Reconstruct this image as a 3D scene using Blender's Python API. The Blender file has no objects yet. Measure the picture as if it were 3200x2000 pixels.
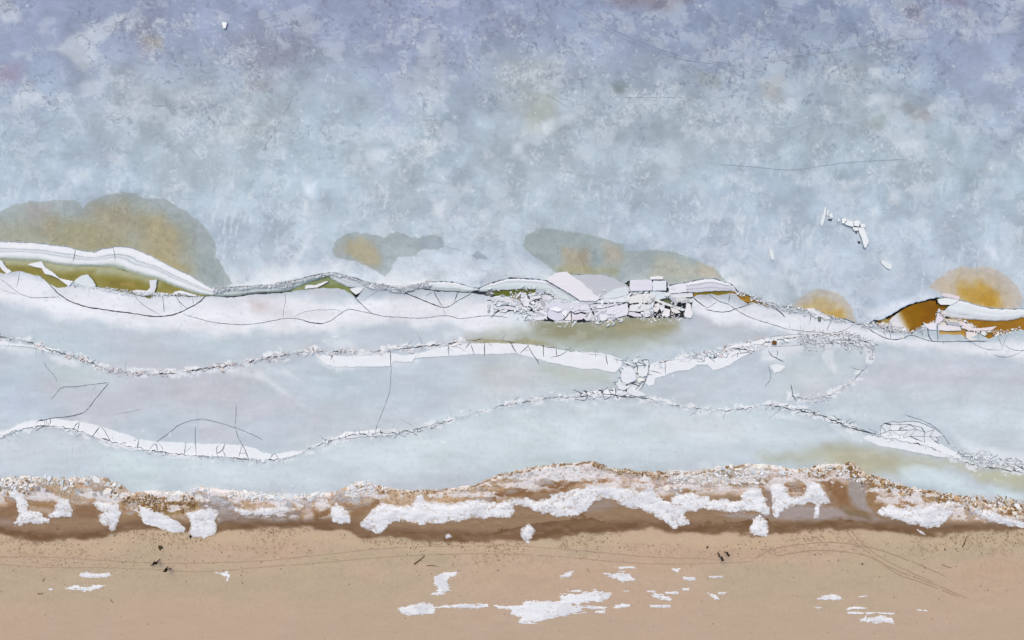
import bpy, math, random
import numpy as np
from mathutils import Vector, Matrix
from mathutils.geometry import delaunay_2d_cdt

# ------------------------------------------------------------------ camera, sky, sun, exposure
scene = bpy.context.scene
S = 0.05                      # metres per photograph pixel on the ground (the view is straight down)
H = 107.0                     # flying height
cam_data = bpy.data.cameras.new('camera')
cam_data.sensor_width = 36.0
cam_data.lens = 36.0 * H / 160.0
cam_data.clip_end = 20000.0
cam = bpy.data.objects.new('camera', cam_data)
cam.location = (0, 0, H)
scene.collection.objects.link(cam)
scene.camera = cam

SUN_ELEV, SUN_AZ = math.radians(52), math.radians(-24)      # azimuth from +Y (lake side), clockwise
world = bpy.data.worlds.new('World'); scene.world = world; world.use_nodes = True
wn = world.node_tree.nodes; wl = world.node_tree.links; wn.clear()
wo = wn.new('ShaderNodeOutputWorld'); wb = wn.new('ShaderNodeBackground'); ws = wn.new('ShaderNodeTexSky')
ws.sky_type = 'NISHITA'; ws.sun_disc = False
ws.sun_elevation = SUN_ELEV; ws.sun_rotation = SUN_AZ
ws.air_density = 1.0; ws.dust_density = 4.0; ws.ozone_density = 1.0
wb.inputs['Strength'].default_value = 0.15
wl.new(ws.outputs[0], wb.inputs[0]); wl.new(wb.outputs[0], wo.inputs[0])
sun_d = bpy.data.lights.new('sun', 'SUN'); sun_d.energy = 1.15; sun_d.angle = math.radians(40); sun_d.color = (1.0, 0.93, 0.82)
sun = bpy.data.objects.new('sun', sun_d)
sd = Vector((math.sin(SUN_AZ) * math.cos(SUN_ELEV), math.cos(SUN_AZ) * math.cos(SUN_ELEV), math.sin(SUN_ELEV)))
sun.rotation_euler = sd.to_track_quat('Z', 'Y').to_euler()
scene.collection.objects.link(sun)
vs = scene.view_settings
vs.view_transform = 'Standard'; vs.look = 'None'; vs.gamma = 1.0; vs.exposure = 0.0; vs.use_curve_mapping = False

random.seed(7); RNG = np.random.default_rng(7)
GAIN = np.array([1.0, 1.0, 1.08])      # what the light does to a white surface, per channel
COL = scene.collection

# ------------------------------------------------------------------ helpers
def wx(px): return (np.asarray(px, float) - 1600.0) * S
def wy(py): return (1000.0 - np.asarray(py, float)) * S
def lin(c):
    c = np.clip(np.asarray(c, float), 0, 255) / 255.0
    return np.where(c <= 0.04045, c / 12.92, ((c + 0.055) / 1.055) ** 2.4)
def alb(c): return np.clip(lin(c) / GAIN, 0.0, 0.92)

TILES = {'a': (0, 600), 'b': (800, 600), 'c': (1600, 600), 'd': (2400, 600),
         'e': (0, 1050), 'f': (800, 1050), 'g': (1600, 1050), 'h': (2400, 1050),
         'i': (0, 1400), 'j': (800, 1400), 'k': (1600, 1400), 'l': (2400, 1400),
         'm': (0, 0), 'n': (1067, 0), 'o': (2134, 0), 'F': (0, 0), 'P': (0, 0)}
FACT = {}
for t in 'abcdefgh': FACT[t] = 800 / 2419.0
for t in 'ijkl': FACT[t] = 800 / 2016.0
for t in 'mno': FACT[t] = 1067 / 2420.0
FACT['F'] = 3200 / 2419.0; FACT['P'] = 1.0
def pts(text):
    """'a 10,20 30,40 b 5,6' -> photograph-plane map coordinates"""
    out = []; t = 'P'
    for w in text.split():
        if w in TILES: t = w; continue
        u, v = w.split(',')
        out.append((TILES[t][0] + float(u) * FACT[t], TILES[t][1] + float(v) * FACT[t]))
    return np.array(out)

def _hash(ix, iy, seed):
    n = (ix.astype(np.int64) * 374761393 + iy.astype(np.int64) * 668265263 + seed * 1442695041) & 0x7fffffff
    n = ((n ^ (n >> 13)) * 1274126177) & 0x7fffffff
    return ((n ^ (n >> 16)) & 0xffff) / 65535.0
def vnoise(x, y, seed=0):
    x = np.asarray(x, float); y = np.asarray(y, float)
    ix = np.floor(x); iy = np.floor(y); fx = x - ix; fy = y - iy
    fx = fx * fx * fx * (fx * (fx * 6 - 15) + 10); fy = fy * fy * fy * (fy * (fy * 6 - 15) + 10)
    a = _hash(ix, iy, seed); b = _hash(ix + 1, iy, seed); c = _hash(ix, iy + 1, seed); d = _hash(ix + 1, iy + 1, seed)
    return (a + (b - a) * fx) * (1 - fy) + (c + (d - c) * fx) * fy
def fbm(x, y, seed=0, oct=4, gain=0.5):
    """about 0..1, mean 0.5"""
    s = 0; a = 1.0; t = 0
    ca, sa = 0.8, 0.6
    for k in range(oct):
        s = s + a * vnoise(x, y, seed + k * 17); t += a
        x, y = (x * ca - y * sa) * 2.03 + 11.3, (x * sa + y * ca) * 2.03 - 7.1
        a *= gain
    return s / t
def sstep(a, b, x):
    t = np.clip((x - a) / (b - a), 0, 1); return t * t * (3 - 2 * t)
def mixc(c, col, m): return c + (np.asarray(col, float) - c) * m[..., None]

def sdf_poly(px, py, P):
    """signed distance, negative inside"""
    d = np.full(px.shape, 1e18); ins = np.zeros(px.shape, bool)
    n = len(P)
    for i in range(n):
        ax, ay = P[i]; bx, by = P[(i + 1) % n]
        ex, ey = bx - ax, by - ay
        L = ex * ex + ey * ey + 1e-12
        t = np.clip(((px - ax) * ex + (py - ay) * ey) / L, 0, 1)
        d = np.minimum(d, (px - ax - t * ex) ** 2 + (py - ay - t * ey) ** 2)
        if ay != by:
            c = ((ay > py) != (by > py)) & (px < ex * (py - ay) / (by - ay) + ax)
            ins ^= c
    d = np.sqrt(d)
    return np.where(ins, -d, d)
def dist_line(px, py, P):
    d = np.full(px.shape, 1e18)
    for i in range(len(P) - 1):
        ax, ay = P[i]; bx, by = P[i + 1]
        ex, ey = bx - ax, by - ay
        L = ex * ex + ey * ey + 1e-12
        t = np.clip(((px - ax) * ex + (py - ay) * ey) / L, 0, 1)
        d = np.minimum(d, (px - ax - t * ex) ** 2 + (py - ay - t * ey) ** 2)
    return np.sqrt(d)
def near(px, py, P, m):
    return (px > P[:, 0].min() - m) & (px < P[:, 0].max() + m) & (py > P[:, 1].min() - m) & (py < P[:, 1].max() + m)

def tag(o, label=None, cat=None, group=None, kind=None):
    if label: o['label'] = label
    if cat: o['category'] = cat
    if group: o['group'] = group
    if kind: o['kind'] = kind
    return o
def empty(name, loc, label=None, cat=None, group=None):
    o = bpy.data.objects.new(name, None); COL.objects.link(o); o.location = loc
    return tag(o, label, cat, group)
def mesh_np(name, V, faces, col=None, smooth=False):
    """V (n,3); faces = list of index arrays (each k x 3 or k x 4)"""
    me = bpy.data.meshes.new(name)
    V = np.asarray(V, np.float32)
    me.vertices.add(len(V)); me.vertices.foreach_set('co', V.ravel())
    loops = np.concatenate([np.asarray(f, np.int32).ravel() for f in faces])
    sizes = np.concatenate([np.full(len(f), np.asarray(f).shape[1], np.int32) for f in faces])
    starts = np.concatenate([[0], np.cumsum(sizes)[:-1]]).astype(np.int32)
    me.loops.add(len(loops)); me.loops.foreach_set('vertex_index', loops)
    me.polygons.add(len(sizes)); me.polygons.foreach_set('loop_start', starts)
    me.polygons.foreach_set('use_smooth', np.full(len(sizes), bool(smooth)))
    me.update(calc_edges=True)
    if col is not None:
        at = me.attributes.new('col', 'FLOAT_COLOR', 'POINT')
        c4 = np.ones((len(V), 4), np.float32); c4[:, :3] = col
        at.data.foreach_set('color', c4.ravel())
    return me
def obj(name, me, mat, parent=None):
    o = bpy.data.objects.new(name, me); COL.objects.link(o)
    if mat is not None and not me.materials: me.materials.append(mat)
    if parent is not None: o.parent = parent
    return o
def grid_mesh(name, X, Y, Z, col, smooth=True, keep=None):
    """X,Y,Z (r,c) map-plane px grids, z in metres; rows run down the picture"""
    r, c = X.shape
    V = np.stack([wx(X).ravel(), wy(Y).ravel(), np.asarray(Z).ravel()], 1)
    idx = np.arange(r * c).reshape(r, c)
    q = np.stack([idx[:-1, :-1], idx[1:, :-1], idx[1:, 1:], idx[:-1, 1:]], -1).reshape(-1, 4)
    if keep is not None:
        q = q[keep.ravel()]
        used = np.unique(q); m = np.full(r * c, -1); m[used] = np.arange(len(used))
        V = V[used]; q = m[q]
        if col is not None: col = col.reshape(-1, 3)[used]
    elif col is not None: col = col.reshape(-1, 3)
    return mesh_np(name, V, [q], col, smooth)
def recentre(o):
    """move a mesh object's origin to the base centre of its mesh (mesh must not be shared)"""
    me = o.data; n = len(me.vertices)
    a = np.empty(n * 3, np.float32); me.vertices.foreach_get('co', a); a = a.reshape(-1, 3)
    c = np.array([(a[:, 0].min() + a[:, 0].max()) / 2, (a[:, 1].min() + a[:, 1].max()) / 2, a[:, 2].min()], np.float32)
    me.vertices.foreach_set('co', (a - c).ravel()); me.update(); o.location = Vector([float(v) for v in c])
    return o

# ------------------------------------------------------------------ materials
def new_mat(name):
    m = bpy.data.materials.new(name); m.use_nodes = True
    nt = m.node_tree; b = nt.nodes['Principled BSDF']
    return m, nt, b
def vcol_mat(name, rough=0.6, spec=0.3, nscale=2.5, namt=0.10, bscale=4.0, bump=0.15, bdist=0.03, coat=0.0, fine=14.0):
    m, nt, b = new_mat(name); N = nt.nodes; L = nt.links
    at = N.new('ShaderNodeAttribute'); at.attribute_name = 'col'
    geo = N.new('ShaderNodeNewGeometry')
    n1 = N.new('ShaderNodeTexNoise'); n1.inputs['Scale'].default_value = nscale; n1.inputs['Detail'].default_value = 8; n1.inputs['Roughness'].default_value = 0.65
    n2 = N.new('ShaderNodeTexNoise'); n2.inputs['Scale'].default_value = fine; n2.inputs['Detail'].default_value = 4
    L.new(geo.outputs['Position'], n1.inputs['Vector']); L.new(geo.outputs['Position'], n2.inputs['Vector'])
    ad = N.new('ShaderNodeMath'); ad.operation = 'ADD'; L.new(n1.outputs[0], ad.inputs[0]); L.new(n2.outputs[0], ad.inputs[1])
    mr = N.new('ShaderNodeMapRange'); mr.inputs['From Min'].default_value = 0.6; mr.inputs['From Max'].default_value = 1.4
    mr.inputs['To Min'].default_value = 1 - namt; mr.inputs['To Max'].default_value = 1 + namt
    L.new(ad.outputs[0], mr.inputs['Value'])
    mu = N.new('ShaderNodeVectorMath'); mu.operation = 'SCALE'
    L.new(at.outputs['Color'], mu.inputs[0]); L.new(mr.outputs[0], mu.inputs['Scale'])
    L.new(mu.outputs[0], b.inputs['Base Color'])
    b.inputs['Roughness'].default_value = rough; b.inputs['Specular IOR Level'].default_value = spec
    if coat: b.inputs['Coat Weight'].default_value = coat; b.inputs['Coat Roughness'].default_value = 0.08
    n3 = N.new('ShaderNodeTexNoise'); n3.inputs['Scale'].default_value = bscale; n3.inputs['Detail'].default_value = 6
    L.new(geo.outputs['Position'], n3.inputs['Vector'])
    bp = N.new('ShaderNodeBump'); bp.inputs['Strength'].default_value = bump; bp.inputs['Distance'].default_value = bdist
    L.new(n3.outputs[0], bp.inputs['Height']); L.new(bp.outputs[0], b.inputs['Normal'])
    return m
M_LAKE = vcol_mat('frozen_lake_ice', rough=0.55, spec=0.25, nscale=1.6, namt=0.07, bscale=3.0, bump=0.35, bdist=0.05)
M_PLATE = vcol_mat('plate_ice', rough=0.55, spec=0.25, nscale=1.3, namt=0.055, bscale=3.0, bump=0.3, bdist=0.03)
M_SNOW = vcol_mat('wind_packed_snow', rough=0.9, spec=0.05, nscale=4.0, namt=0.05, bscale=5.0, bump=0.25, bdist=0.03)
M_WATER = vcol_mat('melt_water', rough=0.12, spec=0.3, nscale=0.8, namt=0.10, bscale=1.5, bump=0.02, bdist=0.01)
M_SAND = vcol_mat('beach_sand', rough=0.95, spec=0.05, nscale=2.4, namt=0.085, bscale=7.0, bump=0.5, bdist=0.04, fine=22)
M_SHORE = vcol_mat('stained_shore_ice', rough=0.6, spec=0.25, nscale=3.0, namt=0.12, bscale=5.0, bump=0.5, bdist=0.06)
def frag_mat(name, cols, rough=0.6):
    """colour picked per object"""
    m, nt, b = new_mat(name); N = nt.nodes; L = nt.links
    oi = N.new('ShaderNodeObjectInfo'); cr = N.new('ShaderNodeValToRGB'); cr.color_ramp.interpolation = 'LINEAR'
    el = cr.color_ramp.elements
    while len(el) < len(cols): el.new(0.5)
    for k, c in enumerate(cols):
        el[k].position = k / (len(cols) - 1); a = alb(c); el[k].color = (a[0], a[1], a[2], 1)
    L.new(oi.outputs['Random'], cr.inputs[0])
    geo = N.new('ShaderNodeNewGeometry'); n1 = N.new('ShaderNodeTexNoise'); n1.inputs['Scale'].default_value = 5; n1.inputs['Detail'].default_value = 6
    L.new(geo.outputs['Position'], n1.inputs['Vector'])
    mr = N.new('ShaderNodeMapRange'); mr.inputs['To Min'].default_value = 0.86; mr.inputs['To Max'].default_value = 1.1
    L.new(n1.outputs[0], mr.inputs['Value'])
    mu = N.new('ShaderNodeVectorMath'); mu.operation = 'SCALE'; L.new(cr.outputs[0], mu.inputs[0]); L.new(mr.outputs[0], mu.inputs['Scale'])
    L.new(mu.outputs[0], b.inputs['Base Color']); b.inputs['Roughness'].default_value = rough; b.inputs['Specular IOR Level'].default_value = 0.25
    bp = N.new('ShaderNodeBump'); bp.inputs['Strength'].default_value = 0.3; bp.inputs['Distance'].default_value = 0.03
    L.new(n1.outputs[0], bp.inputs['Height']); L.new(bp.outputs[0], b.inputs['Normal'])
    return m
M_FRAG = frag_mat('broken_ice', [(198, 208, 220), (226, 230, 240), (214, 220, 232), (230, 232, 240)])
M_FRAGGREY = frag_mat('grey_broken_ice', [(176, 182, 192), (206, 212, 224), (190, 190, 200), (222, 226, 236)])
M_BROWN = frag_mat('sandy_ice', [(128, 98, 60), (176, 142, 100), (205, 188, 172), (112, 84, 52), (150, 118, 78)], 0.8)
M_FOOT = frag_mat('shore_ice_blocks', [(226, 226, 232), (232, 226, 220), (205, 200, 198), (228, 230, 238), (192, 178, 165)])
def plain_mat(name, c, rough=0.8, var=0.15, scale=20):
    m, nt, b = new_mat(name); N = nt.nodes; L = nt.links
    n1 = N.new('ShaderNodeTexNoise'); n1.inputs['Scale'].default_value = scale; n1.inputs['Detail'].default_value = 5
    cr = N.new('ShaderNodeValToRGB'); a = alb(c)
    cr.color_ramp.elements[0].position = 0.3; cr.color_ramp.elements[1].position = 0.7
    cr.color_ramp.elements[0].color = (*(a * (1 - var)), 1); cr.color_ramp.elements[1].color = (*(a * (1 + var)), 1)
    L.new(n1.outputs[0], cr.inputs[0]); L.new(cr.outputs[0], b.inputs['Base Color'])
    b.inputs['Roughness'].default_value = rough; b.inputs['Specular IOR Level'].default_value = 0.2
    return m
# ------------------------------------------------------------------ the lines of the place, in map pixels
# far lip: the broken edge of the open lake ice along the pressure ridge
LIP = pts('P -400,742 -60,752 a 0,470 150,475 300,480 480,500 640,520 720,540 780,560 900,570 960,545 1040,530 1130,515 1240,530 1330,565 1430,610 1540,665 '
          '1680,740 1800,790 1900,850 2000,910 2100,905 2200,900 2300,895 b 5,885 90,880 200,868 350,835 450,810 560,785 690,762 770,765 860,790 970,825 1070,855 '
          '1200,875 1320,905 1390,915 1500,880 1560,868 1640,848 1750,846 1850,850 1950,872 2050,905 2110,905 2200,868 2300,838 '
          'c 0,808 150,818 330,835 440,768 520,755 560,790 700,780 850,785 950,815 1060,865 1110,840 1310,828 1450,832 1480,878 1640,855 1830,815 '
          '1920,820 2080,875 2140,940 2300,1000 d 0,1063 60,1070 220,1085 290,1108 360,1125 450,1115 580,1185 740,1200 850,1248 920,1248 1000,1213 1080,1203 '
          '1180,1146 1280,1086 1380,1046 1480,1026 1530,1006 1600,1000 1700,998 1800,1018 1900,1048 2000,1078 2150,1106 2419,1106 P 3260,966 3600,980')
# landward edge of the ridge zone: the top edge of the broken plates
LOW = pts('P -160,845 a 0,760 50,775 100,765 150,750 180,745 260,770 350,790 380,795 430,840 470,870 540,905 620,900 700,850 760,870 850,885 950,905 1050,920 1120,945 '
          '1250,965 1290,975 1420,1005 1460,985 1540,985 1660,985 1820,995 1940,985 2030,985 2200,1000 b 0,962 120,965 270,950 400,932 500,918 640,908 760,912 '
          '830,918 880,950 940,1000 1020,908 1140,945 1230,932 1360,942 1450,950 1560,915 1700,940 1900,945 2050,955 2150,970 2250,1000 '
          'c -60,1080 0,1105 100,1110 185,1150 200,1210 460,1235 800,1230 900,1205 960,1225 1000,1195 1080,1170 1120,1190 1300,1190 1450,1190 1640,1195 '
          '1700,1150 1700,1000 1760,975 1860,965 1960,975 2060,960 2100,960 2160,1020 2230,1060 2280,1045 2330,1060 d 0,1092 60,1078 130,1088 220,1093 290,1115 360,1135 '
          '450,1128 500,1150 580,1195 740,1208 850,1258 920,1258 1000,1235 1050,1280 1100,1310 1170,1330 1330,1330 1350,1350 1410,1310 1460,1290 1520,1245 1600,1240 1610,1345 '
          '1820,1350 1870,1390 1990,1340 2080,1390 2170,1355 2250,1345 2320,1312 2419,1305 P 3360,1028')
# shoreward edge of the fast ice
EDGE = pts('P -400,1500 F 0,1130 60,1125 150,1130 220,1125 290,1145 310,1165 350,1160 440,1160 470,1150 560,1160 640,1170 740,1165 800,1160 860,1135 900,1150 960,1160 '
           '1060,1155 1120,1145 1180,1120 1250,1105 1330,1095 1400,1090 1450,1105 1520,1115 1600,1110 1650,1110 1700,1105 1760,1095 1830,1100 1880,1110 1950,1098 '
           '2010,1095 2040,1115 2100,1135 2140,1150 2200,1160 2280,1175 2340,1190 2419,1205 P 3600,1650')
WET = pts('P -400,1680 F 0,1265 60,1275 140,1280 240,1275 290,1258 330,1248 420,1256 500,1262 530,1252 640,1250 740,1248 800,1255 870,1265 1000,1275 1150,1280 1300,1270 '
          '1400,1262 1500,1250 1600,1258 1700,1262 1800,1262 1900,1255 2000,1250 2100,1255 2200,1265 2300,1258 2419,1255 P 3600,1660')
SEAM1 = pts('P -150,1045 F 0,797 60,805 130,830 200,850 260,875 320,883 420,882 500,868 560,862 640,845 720,830 800,830 880,832 960,822 1040,815 1110,803')
SEAM1E = pts('F 1110,803 1160,801 1210,808 1260,815 1330,825 1420,840 1477,852')
SEAM1R = pts('F 1545,862 1590,850 1620,845 1700,830 1780,815 1830,805 1900,795 1960,790 2000,790')
LOOP = pts('F 2000,790 2035,798 2060,815 2058,840 2050,860 2010,905 1950,940 1900,945 1870,935')
SEAM2 = pts('P -150,1385 F 0,1030 60,1010 120,1005 180,1015 250,1040 330,1060 430,1075 540,1080 640,1090 700,1075 780,1040 860,1023 960,1020 1040,1000 1120,975 1200,955 '
            '1300,940 1400,935 1490,935 1560,950 1640,965 1700,973 1760,965 1820,955 1900,970 1960,990 2020,1015 2100,1035 2180,1050 2250,1080 2300,1100 2419,1115 P 3360,1492')
JUNC = pts('F 1477,852 1490,870 1485,900 1480,920 1478,935')

def yline(L, x): return np.interp(x, L[:, 0], L[:, 1])

# ------------------------------------------------------------------ what colour the ice is, where
BLOBS = []   # (polygon, colour, soft edge px, opacity, warp px)
def blob(t, c, soft=12, a=1.0, warp=8): BLOBS.append((pts(t), c, soft, a, warp))
# violet, greenish and reddish areas of the open lake
blob('m -300,-300 2420,-300 n 1200,-300 1500,120 900,260 300,330 m 2300,200 1500,260 700,200 -300,560', (143, 156, 190), 180, .6, 60)
blob('n 200,60 760,-60 1100,150 600,260 520,520 460,900 330,980 250,600', (152, 165, 198), 90, .6, 50)
blob('o 1400,-200 2800,-200 2800,1100 2200,1050 1800,600 1650,250', (164, 176, 205), 160, .6, 60)
blob('n 950,450 1600,380 2420,700 o 900,300 1600,500 1600,900 900,1100 100,1200 n 1300,1500 900,1200', (170, 184, 191), 120, .45, 70)
blob('m 900,500 1900,560 2100,800 1500,1000 800,1000 600,800', (168, 181, 188), 110, .6, 60)
blob('n 1080,440 1500,420 1560,900 1250,880', (163, 173, 178), 50, .55, 30)
blob('n 1340,680 1480,640 1460,920 1330,880', (170, 172, 162), 40, .5, 20)
blob('m 940,170 1080,150 1100,400 1000,420', (140, 132, 152), 22, .4, 20)
blob('m 1020,280 1150,270 1130,360 1030,380', (163, 158, 150), 16, .7, 16)
blob('m -40,450 170,450 150,580 -40,600', (160, 150, 180), 22, .6, 16)
blob('m 1620,300 2200,230 2180,330 2020,520 1820,560 1650,380', (150, 150, 170), 44, .45, 26)
blob('m 1760,560 1960,560 1920,640 1780,640', (158, 158, 170), 22, .5, 16)
blob('n 1850,-60 2420,-60 o 60,40 n 2300,60 2180,90 2000,90 1900,40', (130, 122, 136), 26, .65, 26)
blob('o 1560,60 1680,40 1740,170 1620,160', (144, 136, 156), 18, .5, 18)
blob('o 1820,-40 2020,-40 2000,50 1860,50', (144, 136, 160), 18, .6, 16)
blob('o 1560,740 1720,750 1760,850 1600,830', (168, 160, 164), 20, .5, 18)
blob('o 560,560 720,560 700,700 580,680', (178, 178, 178), 22, .6, 18)
blob('o 1090,470 1300,480 1260,590 1090,540', (160, 170, 178), 20, .6, 16)
blob('o 1290,810 1420,820 1400,900 1260,900', (158, 170, 172), 20, .6, 16)
blob('o 100,520 260,520 260,620 110,600', (160, 170, 172), 18, .6, 16)
blob('n 1900,580 2010,580 2010,660 1920,660', (126, 140, 146), 14, .8, 12)
# whiter blotches
for t, a in [('m -20,-20 60,-20 130,60 130,160 60,170 -20,130', .6), ('m 370,360 480,260 580,220 740,140 850,110 870,200 700,300 660,460 600,500 520,420', .6),
             ('m 100,680 170,540 290,660 280,720 110,780', .55), ('m 570,590 660,550 720,600 700,680 590,690', .5), ('m 400,760 520,730 560,850 450,800', .4),
             ('m 770,1100 880,1090 900,1180 790,1170', .55), ('m 480,1220 620,1200 650,1290 520,1300', .45), ('m 1190,700 1400,600 1560,660 1460,740 1250,720', .35),
             ('m 1540,900 1760,860 1800,980 1580,1020', .35), ('m 2140,1290 2240,1280 2240,1380 2160,1380', .6), ('m 1250,900 1370,850 1380,930 1290,1010', .5),
             ('n 560,300 720,290 760,700 620,800 500,600', .38), ('n 580,990 680,990 690,1100 600,1120', .6), ('n 1000,1060 1040,1070 1030,1110 1000,1100', .8),
             ('n 1210,1020 1290,1010 1290,1100 1210,1100', .65), ('n 820,1340 900,1280 950,1370 870,1380', .6), ('n 1550,820 1640,810 1640,890 1560,890', .5),
             ('n 1410,860 1530,850 1530,940 1430,950', .45), ('n 160,1060 330,1040 290,1180 180,1160', .45), ('n 660,1180 760,1220 760,1290 680,1270', .4),
             ('o 600,740 820,690 800,790 620,790', .5), ('o 1320,650 1560,700 1520,760 1290,740', .5), ('o 1330,470 1440,480 1420,560 1340,540', .5),
             ('o 1490,990 1680,990 1680,1050 1510,1050', .5), ('o 1960,60 2080,100 2060,300 1990,280', .45), ('o 2240,100 2380,120 2360,220 2250,210', .5),
             ('o 2150,1150 2290,1150 2290,1210 2160,1210', .45), ('o 230,1240 480,1230 480,1320 240,1330', .35), ('o 480,1110 520,1160 490,1170', .9),
             ('o 1140,1290 1330,1240 1250,1330 1150,1330', .5), ('o 1450,1340 1540,1360 1530,1440 1460,1440', .6), ('o 1610,1320 1790,1320 1760,1370 1620,1360', .4),
             ('b 1690,100 1800,110 1800,240 1690,220', .95), ('b 60,690 130,690 230,770 330,690 520,400 500,520 340,740 560,700 700,760 480,790 300,840 0,860', .8),
             ('b 190,560 260,470 290,520 220,620', .6), ('b 1320,600 1560,560 2000,560 2050,640 2300,740 2300,830 1400,860 1260,760', .3), ('c 0,560 330,700 420,780 320,840 0,790', .5),
             ('c 1310,480 1440,430 1440,520 1330,540', .5), ('c 1760,580 2000,450 2030,620 1880,680', .4), ('c 2040,640 2300,740 2370,900 2300,960 2140,900 2000,760', .55),
             ('c 2330,960 2419,870 d 0,860 0,1060', .4), ('d 2050,530 2190,520 2190,610 2040,610', .75), ('d 2240,600 2290,600 2290,680 2240,670', .6), ('d 1660,300 1770,380 1740,420 1650,360', .55),
             ('d 970,200 1030,110 1030,200 980,270', .5), ('d 1060,650 1170,690 1140,730 1070,690', .9), ('d 10,540 50,560 50,640 20,630', .9), ('d 250,880 350,900 310,960 250,940', .7),
             ('d 20,940 110,1010 90,1030 30,980', .7), ('d 100,640 230,600 220,680 130,690', .5), ('d 900,1100 1080,1120 1060,1190 860,1230', .45), ('d 1130,20 1250,40 1240,110 1140,90', .45)]:
    blob(t, (212, 221, 233), 13, a, 14)
blob('m 1580,165 1610,165 1600,205 1585,200', (235, 238, 245), 2, 1, 1)
blob('b -20,760 2419,700 2419,840 1400,930 900,800 700,750 0,890', (205, 214, 228), 26, .55, 14)
blob('d 850,1200 1000,1100 1500,960 1560,1000 1400,1040 1080,1200', (215, 221, 233), 20, .75, 10)
PBLOBS = []
def pblob(t, c, soft=12, a=1.0, warp=8): PBLOBS.append((pts(t), c, soft, a, warp))
# the fast ice between ridge and shore
WHITE = (227, 231, 241)
pblob('P -200,800 a 0,780 2000,980 b 900,1000 2250,1000 c -50,1080 190,1150 180,1300 0,1330 b 2300,1330 1750,1260 1200,1230 800,1300 200,1330 a 2100,1350 1500,1260 1000,1240 500,1200 0,1050 P -200,950', (229, 232, 242), 20, .97, 22)
pblob('a -50,1080 500,1180 800,1260 500,1340 -50,1200', (196, 206, 222), 45, .6, 16)
pblob('a 900,1330 1300,1290 1700,1400 1400,1430 900,1400', (206, 210, 224), 40, .5, 16)
pblob('b 0,1000 260,1010 280,1200 100,1160 0,1120', (208, 203, 212), 36, .6, 14)
pblob('b -60,1020 80,1050 100,1110 -40,1110', (196, 184, 186), 20, .6, 10)
pblob('b 500,930 760,940 660,985 520,960', (206, 198, 208), 16, .7, 6)
pblob('b 1750,1330 1920,1300 1960,1350 1800,1360', (218, 226, 236), 12, .8, 6)
pblob('b 620,1400 880,1400 960,1470 760,1500 640,1440', (216, 224, 234), 12, .6, 6)
pblob('c -10,1200 90,1100 180,1130 200,1210 150,1300 0,1360', (216, 224, 234), 14, .9, 6)
pblob('f 1980,30 2419,40 g 0,60 500,130 1000,170 1600,40 1500,0 300,-100 -200,-40', (170, 178, 170), 30, .9, 8)
pblob('f 2000,45 2200,20 2419,40 g 150,20 400,90 0,68 f 2419,75 2100,65', (156, 148, 112), 9, .85, 3)
pblob('c 180,1250 260,1215 1000,1200 1120,1150 1400,1170 1590,1215 1600,1310 1480,1350 1200,1370 900,1390 600,1410 250,1375', (152, 153, 130), 20, .95, 8)
pblob('c 380,1270 560,1250 600,1330 420,1350', (146, 144, 110), 20, .6, 8)
pblob('c 900,1220 1560,1220 1580,1300 1000,1320', (158, 148, 118), 24, .55, 8)
pblob('c 1600,1200 2300,1200 2419,1330 d 0,1330 c 2419,1480 1900,1420 1500,1400', (186, 192, 204), 30, .8, 10)
pblob('c 1700,1000 2200,1060 2419,1100 d 0,1090 800,1260 1000,1300 1600,1420 2419,1400 P 3400,1060 3400,1130 h 2419,220 1600,150 1000,60 600,20 0,60 d 300,1340 c 2300,1270 1900,1220 1720,1130', (229, 232, 242), 14, .95, 12)
pblob('h -60,60 500,60 900,80 1020,120 990,170 700,130 350,140 150,240 -80,250', WHITE, 14, .75, 8)
# between the seams
pblob('e 380,430 560,420 540,560 430,540', (194, 194, 206), 30, .7, 12)
pblob('e 850,560 1080,560 1000,760 760,780', (190, 194, 205), 36, .7, 12)
pblob('e 1550,480 2419,380 2300,600 1800,640', (192, 191, 202), 40, .75, 16)
pblob('e 1880,820 2200,860 2260,1000 1900,1010', (196, 196, 209), 24, .7, 8)
pblob('e 0,380 500,640 400,760 0,800', (188, 200, 220), 60, .7, 20)
pblob('e 460,200 1000,320 1060,430 560,480 450,320', (190, 204, 210), 30, .6, 10)
pblob('e 430,170 560,190 760,260 730,290 560,270', (224, 228, 238), 8, .85, 6)
pblob('e 0,60 330,90 420,130 360,150 200,170 0,110', (222, 228, 238), 12, .85, 6)
pblob('e 1920,330 2200,300 2419,380 2300,360 2050,330', (220, 225, 234), 10, .8, 6)
pblob('f -10,320 60,350 340,570 280,560 100,440 -10,400', (216, 220, 230), 8, .8, 4)
pblob('f 180,310 300,320 430,440 350,400', (216, 220, 230), 8, .7, 4)
pblob('f 570,200 900,200 1270,190 1540,170 1540,250 1300,290 900,310 760,340 640,280', (218, 226, 236), 10, .85, 6)
pblob('f 2000,300 2419,200 g 900,330 960,470 700,480 200,450 f 2300,560 2000,520', (198, 204, 206), 40, .7, 12)
pblob('g 250,260 500,300 950,350 900,430 500,420 300,330', (184, 192, 186), 18, .75, 8)
pblob('f 1700,580 2419,380 g 400,480 500,560 0,600 f 2419,640 1900,740', (202, 207, 217), 40, .6, 14)
pblob('f 1240,360 2000,300 2100,500 1700,700 1250,720', (193, 205, 218), 60, .6, 20)
pblob('f 700,560 1250,400 1200,760 700,860', (188, 201, 213), 60, .6, 20)
pblob('f 1600,740 2419,620 2419,700 1650,830', (192, 206, 220), 16, .7, 6)
pblob('g 1300,380 1700,340 2000,380 1900,560 1500,560', (194, 200, 212), 40, .6, 12)
pblob('g 1880,400 2300,300 2400,500 2000,660', (198, 206, 218), 40, .6, 12)
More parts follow.
